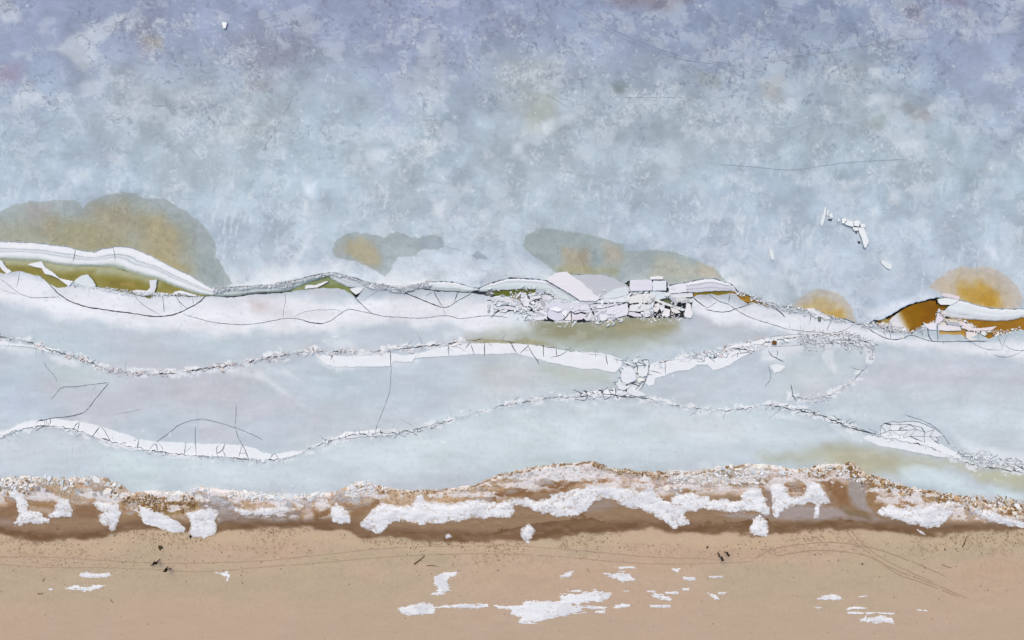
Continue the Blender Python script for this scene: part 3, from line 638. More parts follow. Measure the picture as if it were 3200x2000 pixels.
shatter('c -60,1085 0,1060 100,1070 190,1130 180,1170 60,1150 -60,1140', 12, 1.6, 'shattered crust at the left tail of the heap', seed=15)
shatter('f 640,985 800,935 940,900 1240,920 1480,890 1700,840 1700,870 1480,930 1240,960 1000,960 760,985 650,1010', 10, 1.5, 'thin plates broken along the lower seam left of centre', 2.2, seed=17)
shatter('g 600,540 860,505 980,485 1000,560 960,600 640,610', 12, 1.8, 'broken plates on the lower seam below the olive patch', 1.8, seed=19)
shatter('b 2180,960 2330,1060 c 0,1100 -60,1160 b 2240,1160 2260,1060', 12, 1.6, 'cracked white corner left of the rubble heap', seed=21)
BANDS = [  # white upturned strips of plate, each a polygon of its own
    'e -200,1050 -60,990 0,968 120,913 240,873 350,848 460,838 560,868 680,888 780,918 900,958 1000,998 1090,1030 1200,1000 1310,978 1230,940 1100,900 1000,868 900,838 760,806 620,796 520,778 440,786 350,796 240,808 120,868 0,946 -200,1020',
    'e 1200,1000 1315,975 1400,988 1480,998 1700,1005 1900,1020 2100,1018 2280,1033 2419,1060 f 60,1100 150,1120 190,1112 140,1165 0,1155 e 2330,1150 2200,1148 2050,1138 1900,1128 1750,1122 1600,1103 1500,1093 1400,1078 1280,1076 1150,1030',
    'f 145,1160 175,1118 350,1083 420,1108 300,1155 180,1188', 'f 640,990 800,938 900,903 935,920 750,978', 'f 940,905 1040,895 1140,900 1240,925 1380,905 1240,945 1100,945 1000,935',
    'f 1540,165 1700,120 1820,93 1950,75 2060,68 2250,66 2419,72 g 60,72 140,75 300,95 500,138 800,158 940,183 1040,220 1030,290 970,345 800,310 650,310 500,280 350,250 260,220 100,180 0,160 f 2300,170 2060,170 1800,190 1500,210',
    'f 570,190 700,185 900,190 1150,185 1270,160 1400,185 1540,165 1500,210 1480,245 1300,240 1270,285 1000,290 750,290 650,260',
    'g 1290,290 1350,250 1450,240 1600,200 1680,210 1750,235 1850,205 1980,190 2000,130 2060,95 2250,60 2419,20 h 0,20 60,60 -100,100 g 2300,140 2200,190 2100,240 2050,280 1900,325 1840,270 1750,270 1680,320 1550,335 1470,360 1400,390 1350,400 1340,460 1290,475 1250,430 1280,390 1300,350',
    'h 1050,958 1200,945 1400,980 1600,1008 1720,1068 1800,1110 1830,1160 1750,1150 1600,1140 1400,1100 1200,1060 1060,1040 900,970 950,930',
    'g 640,560 700,520 850,512 860,560 830,572 700,572', 'g 860,545 870,510 970,490 980,540 950,570 870,572', 'e 1080,1030 1180,1020 1230,1060 1300,1078 1250,1085 1150,1050', 'g 1100,490 1180,500 1260,560 1180,562 1100,525',
    'h 540,770 580,760 680,790 660,835 560,800', 'h 1150,870 1210,850 1310,880 1310,920 1240,935 1180,900', 'h 10,280 80,265 165,285 130,320 60,355', 'a 400,800 470,815 560,820 545,905 470,870', 'e -40,20 0,42 120,70 340,105 420,100 520,130 480,160 330,110 120,92 0,80 -40,60']
BANDS = [pts(t) for t in BANDS]

verts = []; edges = []; faces = []
def addv(p):
    verts.append((float(p[0]) + RNG.uniform(-.01, .01), float(p[1]) + RNG.uniform(-.01, .01))); return len(verts) - 1
def corner_poly(P, step, amp, seed):
    out = []; n = len(P); r = random.Random(seed)
    for i in range(n):
        a = P[i]; b = P[(i + 1) % n]; e = b - a; L = math.hypot(*e) + 1e-9; nn = np.array([-e[1], e[0]]) / L; k = max(1, int(L / step)); out.append(a)
        for j in range(1, k): out.append(a + e * (j / k) + nn * r.uniform(-amp, amp))
    return np.array(out)
def rough_poly(P, step, amp, seed):
    P = np.vstack([P, P[:1]]); Q, s = resample(P, step); n = normals(Q)
    a = amp * 2 * (fbm(s / 8, s * 0 + seed, seed, 4) - .5); a[0] = a[-1] = 0
    return (Q + n * a[:, None])[:-1]
edge_r, s_ = resample(EDGE[(EDGE[:, 0] > -200)], 6); edge_r = edge_r[(edge_r[:, 0] > -170) & (edge_r[:, 0] < 3370)]
edge_r[:, 1] += 5 * (fbm(edge_r[:, 0] / 14, edge_r[:, 0] * 0, 601, 4) - .5) * 2
low_r, s2_ = resample(LOW, 5); nl = normals(low_r); low_r = low_r + nl * (2.4 * 2 * (fbm(s2_ / 10, s2_ * 0, 603, 4) - .5))[:, None]
outline = np.vstack([low_r, [[3370, 1028]], edge_r[::-1], [[-170, 845]]])
f0 = [addv(p) for p in outline]; faces.append(f0); kinds = ['out']
for k, B in enumerate(BANDS):
    Q = corner_poly(B, 6, 1.5, 610 + k); faces.append([addv(p) for p in Q]); kinds.append('band')
for k, (P_, w, jit, taper) in enumerate(CRACKS):
    Q, s = resample(chaikin(P_, 1), 5.0); n = normals(Q)
    off = jit * 2 * (fbm(s / 11, s * 0 + k, 700 + k, 4) - .5)
    Q = Q + n * off[:, None]
    ww = w * (.55 + .9 * fbm(s / 9, s * 0 + k, 740 + k, 3))
    if jit == 5.0: ww = w * np.clip(2.8 * (fbm(s / 26, s * 0 + k, 760 + k, 4) - .36), .10, 1.5)
    if taper:
        L = np.minimum(np.arange(len(Q)), np.arange(len(Q))[::-1]); ww = ww * np.clip(.25 + L / 3.0, 0, 1)
    a = Q + n * (ww / 2)[:, None]; b = Q - n * (ww / 2)[:, None]
    ia = [addv(p) for p in a]; ib = [addv(p) for p in b]
    for i in range(len(Q) - 1):
        faces.append([ia[i], ia[i + 1], ib[i + 1], ib[i]]); kinds.append('gap')
gx, gy = np.meshgrid(np.arange(-165, 3365, 6.0), np.arange(830, 1620, 6.0))
gx = gx + RNG.uniform(-2, 2, gx.shape); gy = gy + RNG.uniform(-2, 2, gy.shape)
ins = sdf_poly(gx, gy, outline) < -3
for p in np.stack([gx[ins], gy[ins]], 1): addv(p)
for f in faces: edges += [(f[i], f[(i + 1) % len(f)]) for i in range(len(f))]
oc, oe, of, ov, oeo, ofo = delaunay_2d_cdt([Vector(v) for v in verts], edges, [], 0, 1e-4, False)
CV = np.array([(v.x, v.y) for v in oc]); VA = np.array(verts)
tri = np.array([f for f in of if len(f) == 3]); cen_t = CV[tri].mean(1)
o_ = np.argsort(cen_t[:, 0]); tri = tri[o_]; cen_t = cen_t[o_]
keep = inside(cen_t[:, 0], cen_t[:, 1], outline); keyl = np.zeros(len(tri), int)
for q, (f, kd) in enumerate(zip(faces, kinds)):
    if kd == 'out': continue
    P_ = VA[f]; i0, i1 = np.searchsorted(cen_t[:, 0], [P_[:, 0].min(), P_[:, 0].max()])
    if i1 <= i0: continue
    r = inside(cen_t[i0:i1, 0], cen_t[i0:i1, 1], P_)
    if kd == 'gap': keep[i0:i1] &= ~r
    else: keyl[i0:i1][r] = q
tri = tri[keep]; keyl = keyl[keep]
e3 = np.concatenate([tri[:, [0, 1]], tri[:, [1, 2]], tri[:, [2, 0]]]); et = np.tile(np.arange(len(tri)), 3)
ek = np.minimum(e3[:, 0], e3[:, 1]) * np.int64(len(CV)) + np.maximum(e3[:, 0], e3[:, 1])
order = np.argsort(ek, kind='stable'); eks = ek[order]; same = eks[1:] == eks[:-1]
ta = et[order][:-1][same]; tb = et[order][1:][same]; ok = keyl[ta] == keyl[tb]; ta = ta[ok]; tb = tb[ok]
lab = np.arange(len(tri))
while True:                      # connected pieces
    m0 = np.minimum(lab[ta], lab[tb]); new = lab.copy(); np.minimum.at(new, ta, m0); np.minimum.at(new, tb, m0); new = new[new]
    if (new == lab).all(): break
    lab = new
A2 = CV[tri]; area = .5 * np.abs((A2[:, 1, 0] - A2[:, 0, 0]) * (A2[:, 2, 1] - A2[:, 0, 1]) - (A2[:, 2, 0] - A2[:, 0, 0]) * (A2[:, 1, 1] - A2[:, 0, 1]))
PIECES = []
CCOL = plate_col(CV[:, 0], CV[:, 1])
def plate_z(px, py):
    e = np.min([dist_line(px, py, SEAM1), dist_line(px, py, SEAM2)], 0)
    l = np.abs(dist_line(px, py, LOW))
    return .06 * np.exp(-e / 10) + .12 * np.exp(-l / 14) + .04 * (fbm(px / 90, py / 60, 801, 3) - .5)
CZ = plate_z(CV[:, 0], CV[:, 1])
for L_ in np.unique(lab):
    ids = np.nonzero(lab == L_)[0]; ar = area[ids].sum() * S * S
    if ar < .05: continue
    T = tri[ids]; kk = keyl[ids[0]]
    used, inv = np.unique(T, return_inverse=True); T2 = inv.reshape(-1, 3)
    xy = CV[used]; cen = (A2[ids].mean(1) * area[ids][:, None]).sum(0) / area[ids].sum()
    PIECES.append(dict(xy=xy, T=T2, z=CZ[used], col=CCOL[used].copy(), area=ar, cen=cen, band=kk))
print('PIECES', len(PIECES), 'verts', len(CV))
def build_piece(p, name, k):
    xy = p['xy']; T = p['T'].copy(); n = len(xy); z = p['z'].copy(); c = p['col']
    a = xy[T]; cr = (a[:, 1, 0] - a[:, 0, 0]) * (a[:, 2, 1] - a[:, 0, 1]) - (a[:, 2, 0] - a[:, 0, 0]) * (a[:, 1, 1] - a[:, 0, 1])
    fl = cr > 0; T[fl] = T[fl][:, ::-1]          # picture y runs down: clockwise here is up
    if p.get('shat') is not None and not p['band'] and p['area'] < 8: c = mixc(c, (228, 232, 241), np.full(n, .75))
    if p['band']:
        z = z + .07; c = mixc(c, (233, 236, 245), np.full(n, .94))
        c *= (1 + .035 * (fbm(xy[:, 0] / 25, xy[:, 1] / 12, 811, 3) - .5))[:, None]
    if p['area'] < 25:
        r = random.Random(k); sl = .012 if p['area'] > 4 else .03
        z = z + r.uniform(-.03, .05) + (xy[:, 0] - p['cen'][0]) * S * r.uniform(-sl, sl) + (xy[:, 1] - p['cen'][1]) * S * r.uniform(-sl, sl)
    E = np.concatenate([T[:, [0, 1]], T[:, [1, 2]], T[:, [2, 0]]])
    key = E[:, 0] * n + E[:, 1]; rev = E[:, 1] * n + E[:, 0]
    bd = E[~np.isin(key, rev)]
    bv, binv = np.unique(bd, return_inverse=True); binv = binv.reshape(-1, 2); nb = len(bv)
    top = np.column_stack([wx(xy[:, 0]), wy(xy[:, 1]), z])
    side_t = top[bv]; side_b = side_t.copy(); side_b[:, 2] = -.42
    Vv = np.vstack([top, side_t, side_b])
    q = np.stack([binv[:, 1] + n, binv[:, 0] + n, binv[:, 0] + n + nb, binv[:, 1] + n + nb], 1)
    sc = np.empty((nb, 3)); sc[:] = (196, 208, 218)
    C = np.vstack([alb(c), alb(sc), alb(sc * .85)])
    me = mesh_np(name, Vv, [T, q], C, False)
    o = obj(name, me, M_PLATE); return recentre(o)
# ------------------------------------------------------------------ broken plates: labels, building
ORD = ['first', 'second', 'third', 'fourth', 'fifth', 'sixth', 'seventh', 'eighth', 'ninth', 'tenth', 'eleventh', 'twelfth', 'thirteenth', 'fourteenth', 'fifteenth', 'sixteenth', 'seventeenth', 'eighteenth', 'nineteenth', 'twentieth', 'twenty-first', 'twenty-second', 'twenty-third', 'twenty-fourth', 'twenty-fifth', 'twenty-sixth', 'twenty-seventh', 'twenty-eighth', 'twenty-ninth', 'thirtieth']
def zone_of(c):
    x, y = c
    s2 = yline(SEAM2, x); s1 = yline(np.vstack([SEAM1, SEAM1E, SEAM1R, [[2720, 1075], [3360, 1100]]]), x)
    if y > s2: return 'between the lower seam and the shore'
    if y > s1 and not (x > 2720): return 'between the two crushed seams' if x < 1965 else 'inside the right hand seam loop'
    if x > 2730: return 'below the amber pools'
    if x < 680: return 'under the left olive pool'
    if x < 1560: return 'under the middle of the ridge'
    if x < 2150: return 'below the rubble heap'
    return 'between rubble heap and amber pools'
BIG = [((600, 1290), 'vast smooth blue grey ice plate between the two crushed seams at left'), ((1500, 1400), 'vast pale turquoise ice plate lying along the shore'),
       ((3000, 1250), 'large pinkish grey ice plate at right edge below the amber pools'), ((1300, 1050), 'long white and grey ice plate above the upper seam')]
groups = {}
SH_ROOT = []
for R, lb, wh in SHATTER:
    c = R.mean(0); SH_ROOT.append(empty('shattered_ice', (float(wx(c[0])), float(wy(c[1])), 0), lb, 'shattered ice', 'shattered belts of the fast ice'))
for p in PIECES:
    a = p['area']; p['size'] = 'huge' if a > 300 else 'large' if a > 40 else 'medium-sized' if a > 8 else 'small' if a > 1.6 else 'tiny'
    p['tone'] = 'white' if (p['band'] or p['col'].mean() > 213) else 'pale grey'
    p['zone'] = zone_of(p['cen']); p['shat'] = None
    if a < 8:
        for q, (R, lb, wh) in enumerate(SHATTER):
            if inside(np.array([p['cen'][0]]), np.array([p['cen'][1]]), R)[0]: p['shat'] = q
        if p['shat'] is None and a < .9:      # stray chips belong to the nearest shattered belt or seam
            p['stray'] = True
for k, p in enumerate(PIECES):
    nm = 'ice_plate' if p['area'] > 8 else 'ice_slab' if p['area'] > 1.6 else 'ice_shard'
    p['obj'] = o = build_piece(p, nm, k)
    if p['shat'] is not None:
        r_ = SH_ROOT[p['shat']]; o.parent = r_; o.location = o.location - r_.location
    else: groups.setdefault((p['size'], p['tone'], p['zone']), []).append(p)
for (sz, tone, zn), L_ in groups.items():
    L_.sort(key=lambda q: q['cen'][0])
    for i, p in enumerate(L_):
        word = 'plate' if p['area'] > 8 else 'slab' if p['area'] > 1.6 else 'shard'
        if len(L_) == 1: lb = '%s %s ice %s %s' % (sz, tone, word, zn)
        else: lb = '%s %s ice %s, %s from left %s' % (sz, tone, word, ORD[min(i, 29)], zn)
        tag(p['obj'], lb, 'ice ' + word, 'cracked plates of the fast ice')

# ------------------------------------------------------------------ pools, black gaps, melt stains
def sheet(name, P, z, colf, mat, step=4.0, grow=4.0, clip_lip=False):
    x0, y0 = P.min(0) - grow - step; x1, y1 = P.max(0) + grow + step
    X, Y = np.meshgrid(np.arange(x0, x1 + step, step), np.arange(y0, y1 + step, step))
    d = sdf_poly(X, Y, P); k = d < grow
    if clip_lip: k &= Y < np.interp(X, LIPJ[:, 0], LIPJ[:, 1]) - .3
    keep = k[:-1, :-1] & k[1:, :-1] & k[1:, 1:] & k[:-1, 1:]
    Z = z(X, Y) if callable(z) else np.full(X.shape, z)
    C = colf(X, Y, d)
    o = obj(name, grid_mesh(name, X, Y, Z, alb(C), True, keep), mat); return recentre(o)
def pool(t, label, layers, z=-.20, base=(140, 134, 72)):
    P = pts(t); LY = [(pts(q), c, s, a) for q, c, s, a in layers]
    def cf(X, Y, d):
        c = np.empty(X.shape + (3,)); c[:] = base
        for Q, col, s, a in LY: c = mixc(c, col, a * sstep(s, -s, sdf_poly(X, Y, Q)))
        c *= (1 + .16 * (fbm(X / 22, Y / 14, 901, 4) - .5))[..., None]
        return c
    o = sheet('meltwater_pool', P, z, cf, M_WATER, 3.0, 0.0); tag(o, label, 'pool', 'meltwater pools along the pressure ridge'); return o
pool('a -400,560 0,600 400,640 1000,690 1400,800 1900,960 1980,1000 1600,1010 1200,1010 800,930 500,940 300,830 -400,820', 'long olive green meltwater pool between white slabs at left',
     [('a -400,560 400,640 1100,700 1500,830 1500,880 1100,790 600,760 300,720 -400,690', (176, 180, 158), 14, .8), ('a 0,690 400,700 390,790 180,760 0,740', (130, 120, 54), 10, .7), ('a 700,740 900,730 850,830 650,840 560,790', (132, 124, 58), 10, .6),
      ('a 950,800 1300,830 1420,930 1200,940 1000,890', (128, 116, 44), 14, .6), ('a 1120,860 1260,850 1250,890 1140,890', (178, 150, 96), 9, .5)])
pool('b 300,940 450,850 640,780 720,800 900,900 945,1010 860,960 640,935 400,955', 'narrow grey green pool under the middle ridge slabs', [('b 500,880 800,880 900,930 500,930', (112, 120, 56), 8, .7)], base=(140, 150, 112))
pool('b 2240,915 2419,915 c 100,905 210,905 330,935 430,1015 400,1060 200,1000 0,1000 b 2240,980', 'thin dark green pool under the arched white slab', [('c 60,960 120,960 130,1010 20,1030', (122, 118, 78), 8, .8)], base=(98, 104, 34))
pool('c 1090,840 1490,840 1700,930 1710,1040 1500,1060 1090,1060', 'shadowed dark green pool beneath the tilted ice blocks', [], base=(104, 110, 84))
pool('c 1720,925 2120,925 2300,1000 2440,1050 2440,1110 2280,1060 2150,1030 2060,1000 1720,985', 'thin ochre strip of water right of the ice block heap', [('c 1740,930 2060,930 2060,990 1740,980', (112, 108, 36), 10, .8)], base=(172, 132, 48))
pool('d 1040,1190 1180,1130 1400,1030 1600,980 1730,1060 1660,1200 1560,1260 1480,1300 1400,1345 1100,1345 1040,1270', 'deep amber pool below the black-shaded ice edge at right',
     [('d 1150,1330 1350,1310 1360,1360 1140,1360', (140, 118, 60), 8, .9), ('d 1500,1060 1620,1060 1640,1130 1540,1230 1440,1240', (128, 82, 6), 20, .8)], base=(142, 100, 8))
pool('d 1590,1190 1860,1185 2440,1160 2440,1340 2250,1365 2080,1410 1860,1410 1590,1360', 'wide brown amber pool at the right edge below the long slab',
     [('d 1590,1180 1840,1200 1860,1290 1590,1300', (226, 222, 222), 12, .95), ('d 1600,1300 1840,1310 1850,1400 1600,1360', (200, 166, 108), 8, .85), ('d 1860,1310 1900,1390 1830,1400', (214, 172, 90), 6, .8), ('d 2150,1240 2440,1190 2440,1290 2180,1330', (156, 112, 34), 14, .7)], base=(150, 108, 28))
def gap_sheet(t, label):  # flat near-black sheet laid in a gap of the ridge
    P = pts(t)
    o = sheet('black_gap', P, -.17, lambda X, Y, d: np.zeros(X.shape + (3,)) + np.array((13, 13, 14)), M_WATER, 1.5, 0.0); tag(o, label, 'dark gap', 'black gaps in the ridge')
gap_sheet('d 1075,1190 1180,1135 1280,1075 1380,1035 1480,1015 1530,1000 1600,995 1612,1055 1598,1072 1588,1030 1540,1026 1480,1042 1380,1064 1290,1106 1200,1166 1100,1222 1085,1215', 'black strip of painted shade along the curved ice edge')  # shade below the overhanging ice lip, painted as a near-black sheet
gap_sheet('d 1590,1210 1560,1236 1600,1180 1650,1126 1720,1056 1700,1090 1650,1140 1640,1160 1606,1220', 'black sliver in the gap beside the right amber slab')
gap_sheet('c 1094,870 1120,880 1122,935 1150,960 1118,975 1096,985', 'black notch left of the big square ice block')
gap_sheet('c 1452,870 1480,880 1480,940 1500,990 1456,1000 1450,940', 'black slot between the two upper ice blocks')
gap_sheet('c 318,830 350,815 420,880 560,968 540,966 420,905', 'black wedge along the white pinkish slab')
gap_sheet('c 300,938 380,962 425,1010 400,1000 340,962', 'black sliver under the end of the arched slab')
gap_sheet('d 1062,1275 1120,1272 1200,1308 1160,1310 1090,1300', 'black crack left below the amber pool')
gap_sheet('c 1094,1050 1118,1048 1112,1085 1090,1090', 'small black hole between lower ice blocks')
gap_sheet('b 880,930 940,1002 1030,900 1000,905 945,960 905,925', 'black triangular crack in the middle of the ridge')
def stain(t, label, layers, edge=(150, 162, 167), soft=2.2, base_a=.86):
    P = pts(t); LY = [(pts(q), c, s, a) for q, c, s, a in layers]
    def cf(X, Y, d):
        c0 = lake_col(X, Y); lum = (c0.mean(-1) - 188) * .35
        w = 4.5 * (fbm(X / 12, Y / 12, 931, 4, .6) - .5) * 2
        m = sstep(soft, -soft, d + w) * base_a
        x2 = X + 26 * (fbm(X / 30, Y / 30, 933, 3) - .5); y2 = Y + 26 * (fbm(X / 30, Y / 30, 935, 3) - .5)
        s = np.empty(X.shape + (3,)); s[:] = edge
        for Q, col, sf, a in LY: s = mixc(s, col, a * sstep(sf, -sf, sdf_poly(x2, y2, Q)))
        s = s + lum[..., None]; s *= (1 + .13 * (fbm(X / 16, Y / 16, 937, 4) - .5))[..., None]
        s = mixc(s, (96, 92, 78), sstep(.68, .80, fbm(X / 7, Y / 7, 939, 3)) * .22 * sstep(-20, -50, d))
        return mixc(c0, s, m)
    o = sheet('melt_stain', P, lambda X, Y: lake_z(X, Y) + .014, cf, M_LAKE, 2.5, soft + 5, True); tag(o, label, 'melt stain', 'stained melt patches on the lake ice'); return o
stain('a -300,300 0,190 60,150 140,115 250,100 290,80 380,95 520,78 680,75 740,95 785,150 830,100 920,60 1030,20 1180,0 1290,15 1350,60 1540,65 1640,110 1760,190 1880,280 1960,350 2020,450 2050,560 2040,610 2100,700 2160,790 2200,860 2140,900 '
      '2030,960 1900,900 1540,720 1240,580 900,620 480,550 -300,520', 'large olive brown stained melt patch above the long slab at left',
      [('a -300,360 300,220 700,260 900,120 1200,90 1500,200 1750,330 1850,560 1900,900 900,640 -300,560', (152, 152, 132), 45, .85), ('a 880,170 1130,110 1300,280 1200,480 900,400', (160, 151, 126), 36, .75), ('a 1330,250 1500,230 1700,420 1650,660 1350,520', (164, 149, 112), 34, .8), ('a 230,130 480,110 480,240 300,280', (160, 152, 150), 24, .7),
       ('a 400,260 560,240 520,430 400,400', (160, 148, 118), 26, .7), ('a 620,300 860,290 1100,430 1300,560 900,600 500,520', (148, 142, 104), 30, .75), ('a 1350,560 1540,560 1760,720 1800,790 1500,680', (156, 142, 92), 18, .7), ('a 1900,560 2060,640 2190,860 2030,920 1850,800', (136, 150, 152), 30, .7)])
stain('b 720,560 740,490 780,440 850,395 920,382 1060,390 1160,420 1220,430 1250,400 1340,378 1400,400 1440,420 1540,440 1580,410 1680,405 1750,425 1780,460 1770,520 1720,550 1640,545 1560,540 1510,600 1340,620 1290,690 1260,760 1210,790 1100,730 980,670 900,640 800,630 740,610',
      'small grey stain with a golden core above the ridge centre', [('b 860,470 1000,430 1160,540 1190,690 1060,700 950,620 860,560', (172, 158, 122), 16, .8), ('b 1180,480 1500,470 1480,600 1300,640 1220,760', (158, 172, 180), 20, .8), ('b 720,540 850,420 860,610 760,610', (158, 160, 156), 12, .8), ('b 1560,420 1770,430 1760,530 1580,530', (142, 156, 172), 10, .8)], edge=(148, 160, 166), soft=2.5)
stain('b 2030,590 2070,580 2095,545 2120,580 2195,615 2185,635 2080,632', 'tiny grey melt patch right of the golden cored stain', [], edge=(148, 164, 178), soft=2)
stain('c 95,510 130,420 240,350 330,345 520,370 700,395 850,430 960,470 1050,490 1070,550 1180,560 1280,545 1480,560 1640,600 1800,670 1900,710 1950,760 2010,835 1930,860 1640,900 1480,900 1310,870 1110,880 950,860 850,830 700,820 560,830 440,790 380,740 280,660 180,590',
      'long grey brown stained melt patch above the rubble heap', [('c 480,540 700,530 770,780 520,780', (162, 150, 128), 20, .85), ('c 860,490 1050,520 1040,690 880,690', (166, 158, 142), 18, .8), ('c 400,700 1000,720 1000,800 500,800', (154, 150, 108), 12, .6), ('c 1400,600 1800,700 1950,820 1600,860 1250,820', (172, 172, 158), 26, .85), ('c 1760,660 1900,720 1980,830 1780,820', (182, 170, 152), 14, .7), ('c 1060,560 1280,560 1300,820 1060,840', (164, 174, 178), 20, .7)], edge=(148, 162, 166), soft=2.5)
stain('d 220,1080 300,1000 380,950 460,915 560,920 640,950 720,1000 790,1080 820,1180 840,1260 740,1230 580,1220 450,1160 360,1150 290,1130', 'small golden brown stained dome of ice at the ridge', [('d 300,1060 480,1000 660,1040 760,1140 760,1240 560,1220 380,1130', (184, 160, 108), 16, .9), ('d 520,1130 700,1110 730,1200 600,1220', (184, 142, 54), 14, .9)], edge=(180, 174, 166), soft=5)
stain('d 1520,900 1600,820 1700,750 1820,705 1920,720 2030,705 2150,730 2260,800 2350,880 2410,990 2390,1080 2300,1130 2150,1140 2000,1110 1900,1080 1800,1050 1780,1000 1640,970', 'bright golden stained dome of ice above the right hand slab',
      [('d 1560,880 1820,760 2100,780 2300,960 2300,1120 2000,1100 1700,960', (190, 172, 142), 20, .8), ('d 1810,870 1990,850 2160,950 2210,1090 2100,1130 1950,1080 1800,990', (184, 142, 50), 18, .95), ('d 1960,960 2120,980 2160,1100 2020,1100', (178, 130, 26), 14, .9)], edge=(186, 178, 172), soft=5)

# ------------------------------------------------------------------ arched and tilted slabs of the ridge
def strip_slab(top, bot, prof, label, n=None, thick=.22, name='ridge_slab', seed=1, sides=(196, 208, 216)):
    A = chaikin(pts(top), 1); B = chaikin(pts(bot), 1)
    L = max(np.hypot(*np.diff(A, axis=0).T).sum(), 20); n = n or int(L / 3) + 2
    def par(P):
        d = np.concatenate([[0], np.cumsum(np.hypot(*np.diff(P, axis=0).T))]); s = np.linspace(0, d[-1], n)
        return np.stack([np.interp(s, d, P[:, 0]), np.interp(s, d, P[:, 1])], 1)
    A = par(A); B = par(B); s = np.arange(n) * 3.0
    A = A + normals(A) * (2.4 * 2 * (fbm(s / 8, s * 0, seed, 4) - .5))[:, None]; B = B + normals(B) * (1.6 * 2 * (fbm(s / 8, s * 0 + 5, seed + 3, 4) - .5))[:, None]
    m = 26; t = np.linspace(0, 1, m)
    X = A[None, :, 0] * (1 - t[:, None]) + B[None, :, 0] * t[:, None]; Y = A[None, :, 1] * (1 - t[:, None]) + B[None, :, 1] * t[:, None]
    tw = np.clip(t[:, None] + .07 * (fbm(X / 60, Y / 20, seed + 7, 3) - .5) * 2 * np.sin(np.pi * t[:, None]), 0, 1)
    pt = [p[0] for p in prof]; Z = np.interp(tw, pt, [p[1] for p in prof]); Z = np.where(Z > 0, .36 * Z, Z)
    C = np.stack([np.interp(tw, pt, [p[2][k] for p in prof]) for k in range(3)], -1)
    Z = Z + .03 * (fbm(X / 12, Y / 12, seed + 9, 3) - .5); C = C * (1 + .05 * (fbm(X / 30, Y / 8, seed + 11, 4) - .5))[..., None]
    r, c = X.shape; V = np.stack([wx(X).ravel(), wy(Y).ravel(), Z.ravel()], 1)
    Vb = V.copy(); Vb[:, 2] -= thick
    idx = np.arange(r * c).reshape(r, c); q = np.stack([idx[:-1, :-1], idx[1:, :-1], idx[1:, 1:], idx[:-1, 1:]], -1).reshape(-1, 4)
    ring = np.concatenate([idx[0, :], idx[1:, -1], idx[-1, -2::-1], idx[-2:0:-1, 0]]); nx = np.roll(ring, -1); N = r * c
    # separate rim vertices so the broken face keeps its own colour
    Rt = V[ring]; Rb = Vb[ring]; k = len(ring); i = np.arange(k); j = (i + 1) % k
    sideq = np.stack([N * 2 + i, N * 2 + j, N * 2 + k + j, N * 2 + k + i], 1)
    VV = np.vstack([V, Vb, Rt, Rb]); ca = alb(C.reshape(-1, 3)); cs = alb(np.tile(np.array(sides, float), (k, 1)))
    CC = np.vstack([ca, ca * .8, cs, cs * .8])
    me = mesh_np(name, VV, [q, q[:, ::-1] + N, sideq], CC, False)
    o = recentre(obj(name, me, M_PLATE)); tag(o, label, 'ice slab', 'arched slabs of the pressure ridge'); return o
Wt = (226, 230, 241)
strip_slab('P -110,752 a 0,468 150,473 300,478 480,498 640,518 720,538 780,558 900,568 960,543 1040,528 1130,513 1240,528 1330,563 1430,608 1540,663 1680,738 1800,788 1900,848 2000,908 2035,945',
           'P -110,812 a 0,640 100,650 280,655 400,660 560,700 700,710 860,705 1000,710 1120,720 1240,770 1400,815 1500,835 1620,890 1720,920 1830,965 1930,982 2035,975',
           [(0, .10, (232, 235, 244)), (.30, .15, (231, 234, 243)), (.36, .14, (218, 224, 234)), (.39, .10, (164, 172, 182)), (.42, .12, (206, 214, 224)), (.48, .13, (222, 227, 236)), (.52, .11, (178, 186, 196)), (.56, .13, (214, 220, 230)), (.66, .13, (232, 235, 244)), (.74, .09, (226, 231, 238)), (.84, .0, (204, 214, 214)), (1, -.22, (170, 176, 146))],
           'long white arched slab curving above the left olive pool', seed=11)
strip_slab('a 2000,925 2100,907 2200,902 2300,897 b 5,887 90,882 200,870 350,838 450,813 560,788 690,764', 'a 2030,985 2200,988 b 0,948 200,948 330,928 450,872 560,832 690,790',
           [(0, .06, (206, 213, 224)), (.1, .2, (150, 158, 166)), (.2, .26, (200, 208, 216)), (.5, .2, (190, 202, 206)), (.75, .05, (212, 219, 224)), (1, -.22, (172, 186, 176))], 'narrow grey white slab left of the middle ridge', seed=21)
strip_slab('b 690,766 770,768 860,793 970,828 1070,858 1200,878 1320,908 1395,918', 'b 690,800 760,845 880,905 960,900 1020,915 1140,948 1250,930 1395,932',
           [(0, .06, (208, 214, 224)), (.08, .2, (160, 166, 174)), (.2, .28, (204, 209, 220)), (.45, .24, (206, 211, 222)), (.55, .2, (182, 190, 200)), (.7, .2, (210, 217, 228)), (1, -.05, (196, 205, 214))], 'grey white slab right of the middle ridge peak', seed=31)
strip_slab('b 1400,918 1500,884 1560,871 1640,851 1750,849 1850,853 1950,875 2050,908 2105,912', 'b 1400,932 1480,945 1560,906 1700,934 1900,940 2000,948 2105,930',
           [(0, .08, (222, 227, 236)), (.12, .3, (226, 231, 240)), (.55, .25, (214, 224, 232)), (.75, .15, (176, 184, 190)), (.85, .1, (206, 214, 220)), (1, -.1, (180, 188, 190))], 'lens shaped white slab left of the arched slab', seed=41)
